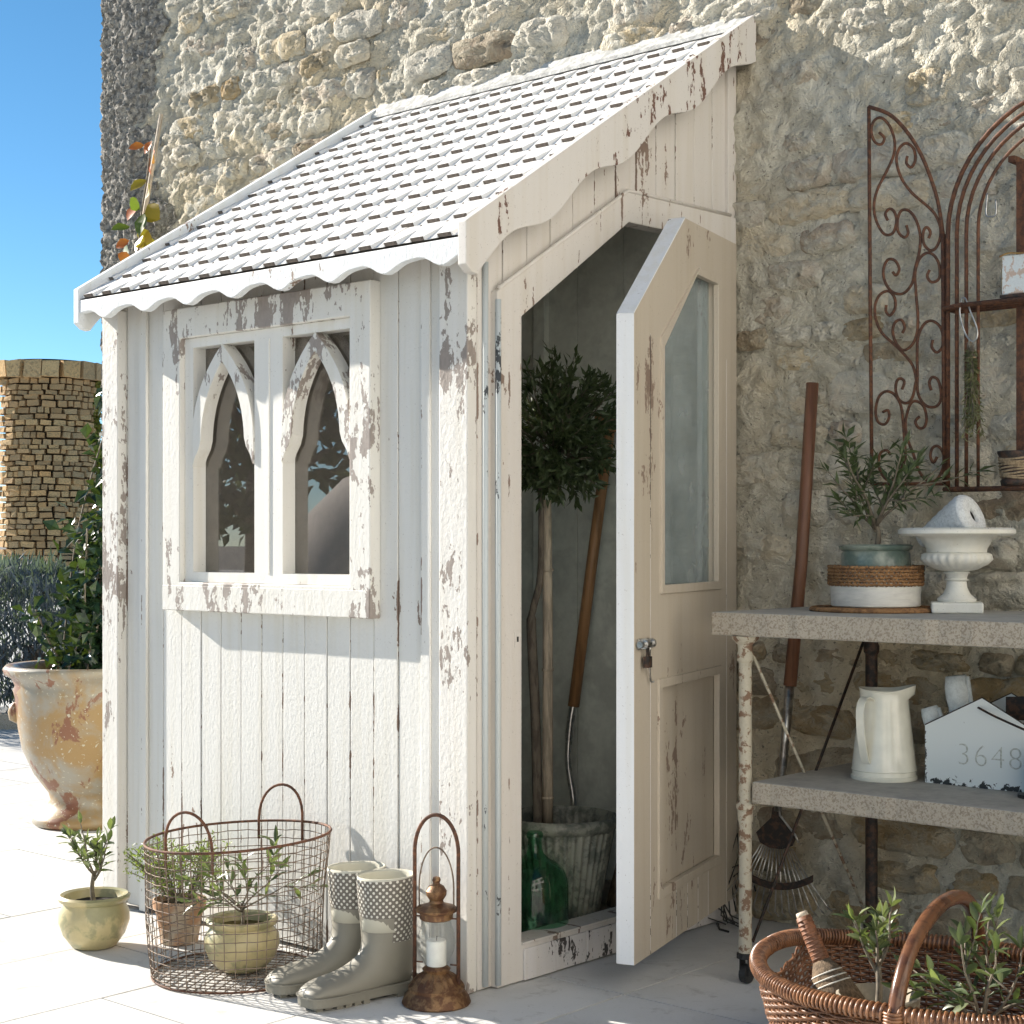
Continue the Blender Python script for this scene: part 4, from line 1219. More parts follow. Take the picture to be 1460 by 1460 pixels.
for base, tip, lab in (((-0.160, -0.150), (-0.045, -0.245), "taupe rubber boot with white polka dots, beside the rusty lantern"), ((-0.288, -0.128), (-0.075, -0.235), "taupe rubber boot with white polka dots, beside the wire basket")):
    t = thing("rubber_boot", lab, "boot", (base[0], base[1], 0), "pair of polka dot rubber boots")
    t.rotation_euler = (0, 0, math.atan2(tip[1], tip[0]))
    for nm, me in (("upper", bm_), ("sole", sm_)):
        o = bpy.data.objects.new(nm, me); COL.objects.link(o); o.parent = t

# lantern and candle
LC = Vector((-0.010, -0.128, 0))
t = thing("lantern", "rusty metal lantern with glass chimney and tall hoop handle at the shed corner", "lantern", LC)
m = MB(); m.lathe([(0.080, 0.0), (0.083, 0.004), (0.078, 0.018), (0.067, 0.032), (0.068, 0.040), (0.062, 0.046), (0.045, 0.066), (0.030, 0.076), (0.034, 0.083), (0.026, 0.090)], LC, 40, fn=lambda r_, z, a: r_ + (0.0030 * math.cos(20 * a) if 0.044 < z < 0.07 else 0))
m.build("base", "copper_rust", t, True, auto=35)
m = MB()
gp = [(0.026, 0.090), (0.030, 0.100), (0.042, 0.125), (0.046, 0.145), (0.043, 0.168), (0.036, 0.188), (0.034, 0.200)]
m.lathe(gp, LC, 32, cap0=False, cap1=False); m.build("glass_chimney", "lantern_glass", t, True)
m = MB(); m.lathe([(0.036, 0.200), (0.040, 0.203), (0.040, 0.216), (0.049, 0.220), (0.051, 0.226), (0.046, 0.231), (0.030, 0.236), (0.018, 0.240), (0.016, 0.246), (0.024, 0.258), (0.025, 0.268), (0.018, 0.280), (0.009, 0.285), (0.008, 0.288), (0.0105, 0.294), (0.008, 0.301), (0.0, 0.303)], LC, 30, cap1=False)
m.build("cap", "copper_rust", t, True, auto=35)
hx = (RT * 0.93 - FW * 0.36).normalized()
def hoop(hw, z0, zt, zs, n=20):
    pts = [LC + hx * hw + Vector((0, 0, z0)), LC + hx * hw + Vector((0, 0, zs))]
    pts += [LC + hx * hw * math.cos(math.pi * i / n) + Vector((0, 0, zs + (zt - zs) * math.sin(math.pi * i / n))) for i in range(1, n)]
    return pts + [LC - hx * hw + Vector((0, 0, zs)), LC - hx * hw + Vector((0, 0, z0))]
m = MB(); m.tube(hoop(0.057, 0.035, 0.450, 0.360), 0.0048, 8); m.build("hoop_handle", "iron_rust", t, True)
m = MB(); m.tube(hoop(0.045, 0.222, 0.372, 0.275), 0.0020, 6); m.build("bail", "wire_rust", t, True)
for zz in (0.095, 0.205):
    for sg in (-1, 1):
        m = MB(); m.tube([LC + hx * 0.057 * sg + Vector((0, 0, zz)), LC + hx * 0.036 * sg + Vector((0, 0, zz))], 0.002, 5); m.build("bracket", "iron_rust", t, True)
t = thing("candle", "short white pillar candle inside the lantern's glass chimney", "candle", LC + Vector((0, 0, 0.09)))
m = MB(); m.lathe([(0.0225, 0.0905), (0.024, 0.092), (0.024, 0.150), (0.022, 0.152), (0.0, 0.149)], LC, 24, cap1=False); m.build("wax", "candle_wax", t, True, auto=40)
m = MB(); m.tube([LC + Vector((0, 0, 0.149)), LC + Vector((0.002, 0, 0.161))], 0.001, 5); m.build("wick", "rubber_black", t)

# ================================================================== TABLE AND WHAT STANDS ON IT
TX0, TX1, TY0, TY1 = 0.362, 2.05, 0.482, 1.045
t = thing("shelf_table", "two tier industrial shelf table with stone slabs on pale rusty castor legs", "table", (1.2, 0.76, 0))
def slab_obj(name, z0, z1, x0, y0):
    m = MB(); nn = 60
    # slab with a slightly ragged front edge
    pts = [(x0, TY1), (x0, y0)] + [(x0 + (TX1 - x0) * k / nn, y0 + 0.004 * noise.noise((k * 0.7, z0 * 9, 1))) for k in range(1, nn)] + [(TX1, y0), (TX1, TY1)]
    m.prism(pts, lambda p, q, a: (p, q, a), z0, z1, 0, 1)
    return m.build(name, ["table_stone", "table_edge"], t, bevel=0.004)
slab_obj("table_top", 0.868, 0.926, TX0, TY0)
slab_obj("lower_shelf", 0.452, 0.506, 0.470, TY0 + 0.02)
for (lx, ly) in ((0.445, 0.512), (0.525, 1.005), (1.93, 0.512), (1.93, 1.005)):
    m = MB(); m.lathe([(0.017, 0.075), (0.018, 0.09), (0.0165, 0.12), (0.0165, 0.40), (0.020, 0.41), (0.020, 0.432), (0.0235, 0.436), (0.0235, 0.448), (0.0165, 0.455), (0.0165, 0.80), (0.021, 0.806), (0.0215, 0.822), (0.018, 0.83), (0.020, 0.846), (0.034, 0.860), (0.036, 0.8675)], (lx, ly, 0), 16)
    leg = m.build("leg", "leg_rust" if ly < 0.8 else "iron_dark", t, True, auto=35)
    m = MB(); m.lathe([(0.012, 0.060), (0.022, 0.062), (0.022, 0.074), (0.017, 0.076)], (lx, ly, 0), 14)
    m.tube([(lx + 0.004 - 0.009, ly - 0.0, 0.024), (lx + 0.004 + 0.009, ly, 0.024)], 0.0235, 18)
    m.box(lx - 0.010, lx - 0.007, ly - 0.012, ly + 0.012, 0.02, 0.0615); m.box(lx + 0.014, lx + 0.017, ly - 0.012, ly + 0.012, 0.02, 0.0615)
    m.build("castor", "rubber_black", leg)
for a, b, mt in (((0.455, 0.515, 0.84), (0.518, 0.99, 0.10), "leg_rust"), ((0.512, 0.99, 0.84), (0.455, 0.53, 0.10), "iron_dark")):
    m = MB(); m.tube([a, b], 0.0042, 6); m.build("brace", mt, t, True)

# mat, white cachepot, olive in green pot
PC = Vector((0.650, 0.800, 0.926))
t = tag(link("woven_mat", None, None, PC), "round flat woven mat under the white pot on the table", "mat")
m = MB(); m.lathe([(0.165, 0.0005), (0.168, 0.004), (0.165, 0.008)], PC, 48); m.build("disc", "braid", t, True)
for k in range(6):
    rr = 0.03 + 0.0262 * k
    m = MB(); m.tube([PC + Vector((rr * math.cos(a), rr * math.sin(a), 0.008)) for a in [2 * math.pi * i / 48 for i in range(48)]], 0.0035, 5, closed=True); m.build("coil", "braid", t, True)
t = thing("white_cachepot", "white ceramic pot with a braided straw band on the round mat", "pot", PC + Vector((0, 0, 0.0118)))
m = MB(); m.lathe([(0.108, 0.0), (0.112, 0.003), (0.114, 0.055), (0.1135, 0.095), (0.108, 0.095), (0.106, 0.01), (0.0, 0.008)], PC + Vector((0, 0, 0.0118)), 44, cap1=False); m.build("bowl", "ceramic_white", t, True, auto=40)
m = MB()
for row in range(6):
    zz = 0.0118 + 0.058 + row * 0.0085
    N = 150
    m.tube([PC + Vector(((0.1165 + 0.0016 * math.sin(i * 2.5 + row * 2)) * math.cos(2 * math.pi * i / N), (0.1165 + 0.0016 * math.sin(i * 2.5 + row * 2)) * math.sin(2 * math.pi * i / N), zz + 0.002 * math.sin(i * 2.5 + row * 3.14))) for i in range(N)], 0.0044, 5, closed=True)
m.build("braided_band", "braid", t, True)
t = thing("potted_olive", "branching olive in a dark green glazed pot set in the white cachepot", "potted plant", PC + Vector((0, 0, 0.021)), "little olives in pots")
P2 = PC + Vector((0, 0, 0.021))
pot(t, P2, [(0.070, 0.0), (0.085, 0.04), (0.088, 0.10), (0.086, 0.125), (0.082, 0.132), (0.091, 0.137), (0.093, 0.145), (0.087, 0.149), (0.080, 0.143), (0.078, 0.125)], "glaze_green", soil_z=0.128, soil_r=0.079)
olive(t, P2 + Vector((0, 0, 0.128)), 0.31, 0.165, 23, nb=8, leafL=0.050, leafW=0.0135, per=8, mat="leaf_olive", r0=0.008, sub=2, stem=0.24, up=0.35)

# white iron urn and twine cone
UC = Vector((0.850, 0.845, 0.926))
t = thing("cast_iron_urn", "chipped white pedestal urn with fluted bowl on the table", "urn", UC)
m = MB()
s = 0.062
rotz = R(28)
def sq(p, q, a): return (UC.x + p * math.cos(rotz) - q * math.sin(rotz), UC.y + p * math.sin(rotz) + q * math.cos(rotz), UC.z + a)
m.prism([(-s, -s), (s, -s), (s, s), (-s, s)], sq, 0.0005, 0.027); m.build("plinth", "cast_white", t, bevel=0.004)
m = MB(); m.lathe([(0.046, 0.0275), (0.048, 0.034), (0.034, 0.046), (0.026, 0.062), (0.024, 0.078), (0.030, 0.082), (0.024, 0.086), (0.028, 0.096), (0.033, 0.099), (0.030, 0.103)], UC, 30); m.build("stem", "cast_white", t, True, auto=50)
m = MB(); m.lathe([(0.030, 0.1035), (0.050, 0.108), (0.074, 0.120), (0.086, 0.133), (0.083, 0.146), (0.073, 0.150)], UC, 96, fn=lambda r_, z, a: r_ * (1 + (0.05 * (abs(math.cos(12 * a)) - 0.5) if 0.104 < z < 0.148 else 0)), cap1=False); m.build("fluted_bowl", "cast_white", t, True)
m = MB(); m.lathe([(0.073, 0.1505), (0.074, 0.160), (0.086, 0.180), (0.098, 0.190), (0.135, 0.192), (0.142, 0.197), (0.142, 0.206), (0.136, 0.211), (0.095, 0.208), (0.07, 0.17), (0.05, 0.14), (0.0, 0.13)], UC, 48, cap0=False, cap1=False); m.build("rim", "cast_white", t, True, auto=50)
t = thing("twine_cone", "fat white cone of twine lying tilted in the pedestal urn", "twine", UC + Vector((0, 0, 0.21)))
axd = (RT * 0.62 - FW * 0.55 + Vector((0, 0, 0.34))).normalized()
c0 = UC + Vector((0, 0, 0.190)) - RT * 0.060 + FW * 0.055
m = MB()
u_ = axd.cross(Vector((0, 0, 1))).normalized(); w_ = u_.cross(axd)
prof = [(0.020, -0.02), (0.024, 0.0), (0.034, 0.03), (0.044, 0.06), (0.053, 0.09), (0.060, 0.115), (0.060, 0.128), (0.050, 0.138), (0.030, 0.140), (0.017, 0.138), (0.016, 0.11), (0.0, 0.11)]
pp = []
for i in range(len(prof) - 1):
    (r0_, z0_), (r1_, z1_) = prof[i], prof[i + 1]
    for k in range(3): pp.append((r0_ + (r1_ - r0_) * k / 3, z0_ + (z1_ - z0_) * k / 3))
pp.append(prof[-1])
n = 36
for i, (rr, zz) in enumerate(pp):
    rr2 = rr + (0.0012 if i % 2 else -0.0006) * (rr > 0.016)
    for k in range(n):
        a = 2 * math.pi * k / n
        m.v.append(tuple(c0 + axd * zz + (u_ * math.cos(a) + w_ * math.sin(a)) * rr2))
for i in range(len(pp) - 1):
    for k in range(n):
        k2 = (k + 1) % n
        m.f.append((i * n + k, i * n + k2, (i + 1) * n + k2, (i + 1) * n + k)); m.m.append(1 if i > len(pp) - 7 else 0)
m.build("windings", ["twine", "twine_hole_shade"], t, True)

# jug on the lower shelf
JC = Vector((0.690, 0.770, 0.506))
t = thing("enamel_jug", "tall cream enamel jug with strap handle on the lower shelf", "jug", JC)
m = MB()
ldir = math.atan2((RT - FW * 0.2).y, (RT - FW * 0.2).x)
def spout(r_, z, a):
    d = math.cos(a - ldir)
    return r_ + (0.016 * max(0, d) ** 6 if z > 0.2 else 0)
prof = [(0.0815, 0.0), (0.083, 0.003), (0.083, 0.010), (0.080, 0.012), (0.0795, 0.022), (0.082, 0.024), (0.080, 0.028), (0.074, 0.085), (0.066, 0.150), (0.0605, 0.200), (0.060, 0.214)]
vv = MB(); n = 44
rows = prof + [(0.061, 0.222), (0.0635, 0.232)]
for i, (rr, zz) in enumerate(rows):
    for k in range(n):
        a = 2 * math.pi * k / n; d = math.cos(a - ldir)
        top_ = 1.0 if i >= len(prof) else 0.0
        z2 = zz + (0.014 * max(0, d) ** 3 + 0.006 * max(0, -d) ** 3 - 0.008) * (1 if i == len(rows) - 1 else 0)
        m.v.append((JC.x + spout(rr, zz, a) * math.cos(a), JC.y + spout(rr, zz, a) * math.sin(a), JC.z + 0.0005 + z2))
for i, (rr, zz) in enumerate(list(reversed(prof))[:-2]):
    for k in range(n):
        a = 2 * math.pi * k / n
        m.v.append((JC.x + (rr - 0.003) * math.cos(a), JC.y + (rr - 0.003) * math.sin(a), JC.z + 0.003 + zz))
tot = len(m.v) // n
for i in range(tot - 1):
    for k in range(n):
        k2 = (k + 1) % n
        m.f.append((i * n + k, i * n + k2, (i + 1) * n + k2, (i + 1) * n + k)); m.m.append(0)
m.f.append(tuple(range(n - 1, -1, -1))); m.m.append(0)
m.f.append(tuple((tot - 1) * n + k for k in range(n))); m.m.append(0)
m.build("body", "enamel", t, True, auto=50)
hd = (-RT * 0.72 - FW * 0.70).normalized()
m = MB(); sp_ = hd.cross(Vector((0, 0, 1)))
hp = smooth_path([JC + hd * 0.050 + Vector((0, 0, 0.188)), JC + hd * 0.066 + Vector((0, 0, 0.206)), JC + hd * 0.090 + Vector((0, 0, 0.208)), JC + hd * 0.106 + Vector((0, 0, 0.182)), JC + hd * 0.104 + Vector((0, 0, 0.13)), JC + hd * 0.092 + Vector((0, 0, 0.075)), JC + hd * 0.0805 + Vector((0, 0, 0.045))], 5)
for i, p in enumerate(hp):
    a_ = hp[max(0, i - 1)]; b_ = hp[min(len(hp) - 1, i + 1)]; tt = (b_ - a_).normalized(); nn_ = tt.cross(sp_).normalized()
    for (s1, s2) in ((-0.011, -0.0012), (0.011, -0.0012), (0.011, 0.0012), (-0.011, 0.0012)):
        m.v.append(tuple(p + sp_ * s1 + nn_ * s2))
for i in range(len(hp) - 1):
    for k in range(4):
        k2 = (k + 1) % 4
        m.f.append((i * 4 + k, i * 4 + k2, i * 4 + 4 + k2, i * 4 + 4 + k)); m.m.append(0)
m.build("handle", "enamel", t, True, auto=45)

# white tin caddy with number
BX = Vector((0.800, 0.775, 0.5065))
t = thing("tin_caddy", "chipped white gable ended tin tool caddy numbered 3648", "toolbox", BX + Vector((0.145, 0.08, 0)))
def bxf(p, q, a): return (p, a, q)
gab = [(0, 0.0), (0.292, 0.0), (0.292, 0.142), (0.150, 0.218), (0.0, 0.142)]
for nm, y0 in (("front_panel", 0.0), ("back_panel", 0.165)):
    m = MB(); m.prism(gab, bxf, y0, y0 + 0.003); m.build(nm, "tin_white", t, at=BX)
m = MB()
m.box(0.0005, 0.0035, 0.0035, 0.1645, 0.0, 0.141); m.box(0.2885, 0.2915, 0.0035, 0.1645, 0.0, 0.141); m.box(0.004, 0.288, 0.0035, 0.1645, 0.0, 0.004)
m.build("side_panel", "tin_white", t, at=BX)
m = MB()
for y0 in (0.0015, 0.1665): m.tube([(0, y0, 0.1425), (0.150, y0, 0.2185), (0.292, y0, 0.1425)], 0.0022, 5)
m.build("dark_edge", "iron_dark", t, at=BX)
m = MB(); m.tube(smooth_path([(0.143, -0.006, 0.195), (0.20, -0.03, 0.178), (0.30, -0.075, 0.155)], 4), 0.0028, 6); m.build("rod_handle", "iron_dark", t, True, at=BX)
m = MB(); m.prism([(0.165, 0.16), (0.285, 0.16), (0.285, 0.225), (0.165, 0.215)], bxf, 0.10, 0.103); m.build("divider", "iron_dark", t, at=BX)
simple("print_faded", (0.40, 0.42, 0.38), 0.6, var=0.3, scale=120, second=(0.60, 0.62, 0.58))
for k, ch in enumerate("3648"):
    cu = bpy.data.curves.new("digit", 'FONT'); cu.body = ch; cu.size = 0.078; cu.extrude = 0.0006; cu.offset = -0.0019; cu.align_x = 'CENTER'
    tmp = bpy.data.objects.new("digit", cu); COL.objects.link(tmp)
    bpy.context.view_layer.update()
    me = bpy.data.meshes.new_from_object(tmp.evaluated_get(bpy.context.evaluated_depsgraph_get()))
    bpy.data.objects.remove(tmp)
    me.materials.clear(); me.materials.append(MATS["print_faded"])
    o = link("digit", me, t, BX + Vector((0.103 + 0.044 * k, -0.0007, 0.052)), (R(90), 0, 0)); o["label"] = "faded digit %s stamped on the front" % ch
# rolled cloths in the caddy
t = thing("rolled_cloth", "pale grey cloths rolled up and standing in the tin caddy", "cloth", BX + Vector((0.06, 0.07, 0.01)))
for (a, b, rr) in (((0.075, 0.085, 0.03), (0.045, 0.075, 0.262), 0.030), ((0.040, 0.050, 0.03), (-0.012, 0.045, 0.182), 0.024)):
    m = MB(); A, Bv = Vector(a), Vector(b); n_ = 9
    m.tube([A.lerp(Bv, i / n_) for i in range(n_ + 1)], [rr * (1 + 0.07 * math.sin(i * 1.9)) for i in range(n_)] + [rr * 0.86], 14)
    d = (Bv - A).normalized()
    for q in (0.4, 0.75): m.tube([A.lerp(Bv, 0.4) + RT * rr * q - FW * rr * 0.75, Bv + RT * rr * q - FW * rr * 0.72], 0.006, 6)
    m.build("roll", "cloth", t, True, at=BX)
# ball of jute twine on a small black stand
JB = Vector((1.105, 0.715, 0.5065))
t = thing("twine_spool", "jute twine spool on a black stand beside the tin caddy", "twine", JB)
m = MB(); m.lathe([(0.035, 0.0), (0.035, 0.008), (0.012, 0.012)], JB, 20); m.build("stand", "rubber_black", t)
m = MB(); r = random.Random(2)
for k in range(16):
    rr = 0.052 + r.uniform(-0.003, 0.003); off = (k - 7.5) * 0.0042
    n_ = 30
    m.tube([JB + RT * (0.03 + off * 0.4) + Vector((off * 0.9 + 0.0, rr * math.cos(2 * math.pi * i / n_) * (0.35), 0.066 + rr * math.sin(2 * math.pi * i / n_))) for i in range(n_)], 0.0032, 5, closed=True)
m.build("windings", "jute", t, True)

# ================================================================== ON THE WALL
SCROLLS = [
 [(31,950),(46,933),(37,918),(18,927),(7,957),(15,984),(37,989),(62,962),(76,923),(74,884),(52,842),(24,795),(15,751),(24,710),(46,676),(71,676),(82,703),(77,729),(62,742),(49,730),(56,712)],
 [(114,875),(111,856),(124,843),(136,858),(133,889),(111,909),(90,898),(82,866),(96,819),(127,775),(169,736),(193,710),(208,675),(207,643),(193,619),(175,619),(160,640),(160,668),(169,679),(180,665),(175,649)],
 [(111,691),(116,670),(105,660),(87,677),(85,708),(96,732),(118,729),(139,701),(151,660),(148,616),(136,573),(127,535),(102,512),(71,518),(49,546),(43,580),(56,606),(77,602),(90,578),(81,562),(71,572)],
 [(178,566),(171,550),(184,533),(205,541),(205,576),(190,603),(169,611),(148,597),(136,562),(139,506),(144,450),(142,405),(127,373),(102,361),(81,382),(71,411),(77,436),(96,442),(106,422),(99,407)],
 [(52,486),(51,469),(62,457),(77,473),(77,501),(59,522),(34,516),(19,489),(21,450),(40,411),(77,377),(108,346),(130,317),(139,283),(137,269),(131,241),(120,224),(104,221),(88,233),(80,255),(82,278),(92,287),(105,277),(98,257)],
 [(187,382),(184,363),(199,348),(216,366),(211,408),(187,431),(163,426),(145,394),(142,349),(143,297),(143,255),(151,229),(170,209),(193,206),(208,219),(210,247),(201,276),(185,284),(177,270),(182,250)],
 [(41,200),(57,204),(60,184),(47,167),(27,175),(20,204),(29,240),(49,255),(72,248),(90,226),(98,200),(102,164),(106,114),(108,78),(96,47),(76,22),(57,17),(39,34),(29,59),(33,88),(51,98),(65,85)],
 [(149,183),(137,170),(147,153),(162,154),(169,175),(162,207),(143,223),(125,220),(114,196),(108,164),(116,121),(131,85),(143,49),(162,20),(185,10),(204,22),(218,54),(216,85),(201,103),(185,97),(180,76),(189,60),(199,75)],
]
t = thing("scroll_panel", "rusty wrought iron panel of curling scrolls with curved top on the wall", "ironwork", (0.63, 1.0, 1.25))
PY = 1.0
def pw(x, z): return (0.52 + x / 1000, PY, 1.25 + z / 1000)
m = MB(); m.tube([pw(0, 1025), pw(4, 500), pw(9, 8)], 0.0052, 8); m.build("frame_bar", "iron_rust", t, True)
m = MB(); m.tube([pw(9, 8), pw(216, 4)], 0.0048, 8); m.build("frame_bar", "iron_rust", t, True)
m = MB(); m.tube([pw(221, 0), pw(216, 655)], 0.0065, 8); m.build("frame_bar", "iron_rust", t, True)
m = MB(); m.tube(smooth_path([pw(0, 1025), pw(72, 985), pw(143, 892), pw(195, 765), pw(216, 655)], 6), 0.0052, 8); m.build("top_curve", "iron_rust", t, True)
for s in SCROLLS:
    m = MB(); m.tube(smooth_path([pw(x, z) for x, z in s], 4), 0.0040, 7); m.build("scroll", "iron_rust", t, True)

t = thing("arched_shelf", "rusty arched iron wall shelf with vertical bars beside the scroll panel", "wall shelf", (1.10, 1.0, 1.235))
CX = 1.10
for (hw, yy, rad) in ((0.348, 0.995, 0.0062), (0.318, 0.985, 0.0055), (0.287, 0.975, 0.0052), (0.250, 0.965, 0.0045)):
    pts = [(CX - hw, yy, 1.237), (CX - hw, yy, 1.90)] + [(CX - hw * math.cos(math.pi * i / 26), yy, 1.90 + hw * 0.97 * math.sin(math.pi * i / 26)) for i in range(1, 26)] + [(CX + hw, yy, 1.90), (CX + hw, yy, 1.237)]
    m = MB(); m.tube(pts, rad, 8); m.build("arch_bar", "iron_rust", t, True)
for x in (0.930, 1.27):
    m = MB(); m.box(x - 0.010, x + 0.010, 1.035, 1.043, 1.30, 2.07); m.build("back_bar", "iron_rust", t)
for zz, dd in ((1.705, 0.12), (1.237, 0.12)):
    m = MB()
    for q in range(4 if zz > 1.5 else 3):
        yy = 0.935 + q * 0.036
        m.tube([(CX - 0.348 + (0.07 if q == 0 else 0.0), yy, zz), (CX + 0.348 - (0.07 if q == 0 else 0.0), yy, zz)], 0.0062, 6)
    for sg in (-1, 1): m.tube([(CX + sg * 0.348, 1.04, zz + 0.001), (CX + sg * 0.345, 0.97, zz + 0.001), (CX + sg * 0.28, 0.935, zz + 0.001)], 0.0065, 6)
    m.build("shelf_grid", "iron_rust", t, True)
for x in (0.905, 1.10, 1.27):
    m = MB(); m.box(x - 0.009, x + 0.009, 1.04, 1.12, 2.075, 2.09); m.build("wall_fixing", "iron_rust", t)
# things on the arched shelf
TB = Vector((0.925, 0.940, 1.7125))
t = thing("picture_tin", "small printed tin with gilt side on the upper iron shelf", "tin", TB + Vector((0.05, 0.05, 0)))
m = MB(); m.box(0.0, 0.12, 0.0, 0.085, 0.008, 0.105); m.build("body", "tin_print", t, at=TB, bevel=0.002)
m = MB(); m.box(-0.004, 0.124, -0.004, 0.089, 0.0, 0.0075); m.build("base", "iron_dark", t, at=TB)
simple("gilt", (0.45, 0.28, 0.10), 0.4, metal=0.5, scale=40, second=(0.28, 0.14, 0.06))
m = MB(); m.box(-0.0022, -0.0003, 0.004, 0.081, 0.010, 0.103); m.tube(smooth_path([(-0.004, -0.003, 0.104), (0.02, -0.005, 0.110), (0.06, -0.004, 0.106), (0.122, -0.003, 0.110)], 4), 0.0022, 5); m.build("gilt_side", "gilt", t, at=TB)
TB = Vector((0.955, 0.965, 1.2435))
t = thing("twine_tin", "open tin wound with pale string on the lower iron shelf", "tin", TB)
m = MB(); m.lathe([(0.040, 0.0), (0.042, 0.012), (0.038, 0.016), (0.046, 0.075), (0.049, 0.080), (0.049, 0.086), (0.044, 0.086), (0.036, 0.02), (0, 0.02)], TB, 28, cap1=False); m.build("body", "iron_dark", t, True)
m = MB()
for k in range(9):
    zz = 0.020 + k * 0.006; rr = 0.0405 + (zz - 0.016) / 0.06 * 0.0065
    m.tube([TB + Vector((rr * math.cos(2 * math.pi * i / 28), rr * math.sin(2 * math.pi * i / 28), zz + 0.003 * math.sin(4 * math.pi * i / 28 + k))) for i in range(28)], 0.0026, 5, closed=True)
m.build("string", "jute", t, True)
# hanging herb bunch on a snap hook
HB = Vector((0.832, 0.945, 1.60))
t = thing("snap_hook", "steel snap hook hanging from the upper iron shelf", "hook", HB + Vector((0, 0, 0.02)))
m = MB(); m.tube(smooth_path([HB + Vector((-0.018, 0.0, 0.118)), HB + Vector((-0.022, 0, 0.085)), HB + Vector((-0.008, 0, 0.035)), HB + Vector((0.010, 0, 0.012)), HB + Vector((0.024, 0, 0.02)), HB + Vector((0.024, 0, 0.045)), HB + Vector((0.008, 0, 0.085)), HB + Vector((-0.006, 0, 0.12)), HB + Vector((-0.014, 0, 0.124))], 5, True), 0.0024, 6, closed=True); m.build("ring", "steel", t, True)
t = thing("herb_bunch", "dried bunch of rosemary hanging upside down from the iron shelf", "herbs", HB)
r = random.Random(14); tr = MB(); lv = MB()
m = MB(); m.tube([HB + Vector((0.008, 0, 0.012)), HB + Vector((0.006, 0.004, -0.03))], 0.0025, 5); m.tube([HB + Vector((0.006 + 0.012 * math.cos(a), 0.004 + 0.012 * math.sin(a), -0.03)) for a in [i * 0.6 for i in range(11)]], 0.002, 5); m.build("string", "jute", t, True)
for k in range(15):
    a = r.uniform(0, 6.28); p0 = HB + Vector((0.006, 0.004, 0.0)) + rv(r, 0.008)
    L = r.uniform(0.12, 0.25)
    p1 = p0 + Vector((math.cos(a) * 0.034 * r.random(), math.sin(a) * 0.03, -L))
    pts = [p0.lerp(p1, i / 8) + rv(r, 0.003) for i in range(9)]; tr.tube(pts, 0.0014, 4)
    for i in range(85):
        q = p0.lerp(p1, 0.06 + 0.94 * r.random())
        lv.leaf(q, rv(r, 0.8) + Vector((0, 0, -0.7)), rv(r), r.uniform(0.014, 0.026), 0.0042)
tr.build("stems", "twig", t, True); stuff(lv.build("foliage", "leaf_rosemary", t))
# second hook beside the arch
t = thing("wire_hook", "small bent wire hook hanging on the arched bars", "hook", (0.885, 0.955, 1.93))
m = MB(); m.tube(smooth_path([(0.880, 0.955, 1.985), (0.876, 0.955, 1.94), (0.880, 0.955, 1.925), (0.900, 0.955, 1.925), (0.903, 0.955, 1.94), (0.902, 0.955, 1.965)], 4), 0.0024, 6); m.build("wire", "steel", t, True)

# ================================================================== RAKE
t = thing("leaf_rake", "leaf rake with wooden shaft and fan of steel tines leaning on the wall", "rake", (0.24, 0.97, 0))
m = MB(); m.tube([(0.313, 1.055, 1.548), (0.293, 1.03, 1.05), (0.272, 1.003, 0.70)], [0.0175, 0.0175, 0.0185], 12); m.build("shaft", "wood_dark", t, True)
m = MB(); m.tube([(0.273, 1.004, 0.715), (0.263, 0.993, 0.55), (0.245, 0.982, 0.35)], [0.0135, 0.0125, 0.011], 10); m.build("socket", "steel", t, True)
RK = Vector((0.243, 0.980, 0.34)); ru = Vector((0.968, 0.10, 0.0)).normalized(); rd_ = Vector((0.01, -0.045, -1)).normalized(); rn = ru.cross(rd_)
def rk(a, b, c=0.0): return tuple(RK + ru * a + rd_ * b + rn * c)
m = MB(); m.prism([(-0.012, -0.02), (0.012, -0.02), (0.016, 0.01), (0.062, 0.055), (0.050, 0.082), (0.02, 0.094), (-0.02, 0.094), (-0.050, 0.082), (-0.062, 0.055), (-0.016, 0.01)], lambda p, q, a: rk(p, q, a), -0.002, 0.002); m.build("head_plate", "iron_dark", t)
m = MB(); m.tube([rk(0.012, -0.03, -0.008), rk(0.014, 0.0, -0.008), rk(0.062, 0.052, -0.006), rk(0.070, 0.070, -0.006)], 0.003, 6); m.build("spring", "steel", t, True)
pts = []
for k in range(15):
    u = (k - 7) / 7
    m = MB(); m.tube([rk(u * 0.048, 0.088), rk(u * 0.10, 0.17, 0.004 * (k % 2)), rk(u * 0.155, 0.27 - 0.035 * abs(u) ** 2, 0.0), rk(u * 0.160, 0.285 - 0.035 * abs(u) ** 2, 0.022)], 0.0021, 5); m.build("tine", "steel", t, True)
m = MB()
arc = [(-0.115 + 0.23 * k / 14) for k in range(15)]
band = [(x, 0.188 - 2.6 * x * x) for x in arc] + [(x, 0.208 - 2.6 * x * x) for x in reversed(arc)]
m.prism(band, lambda p, q, a: rk(p, q, a), -0.006, -0.0025); m.build("brace_band", "iron_dark", t)

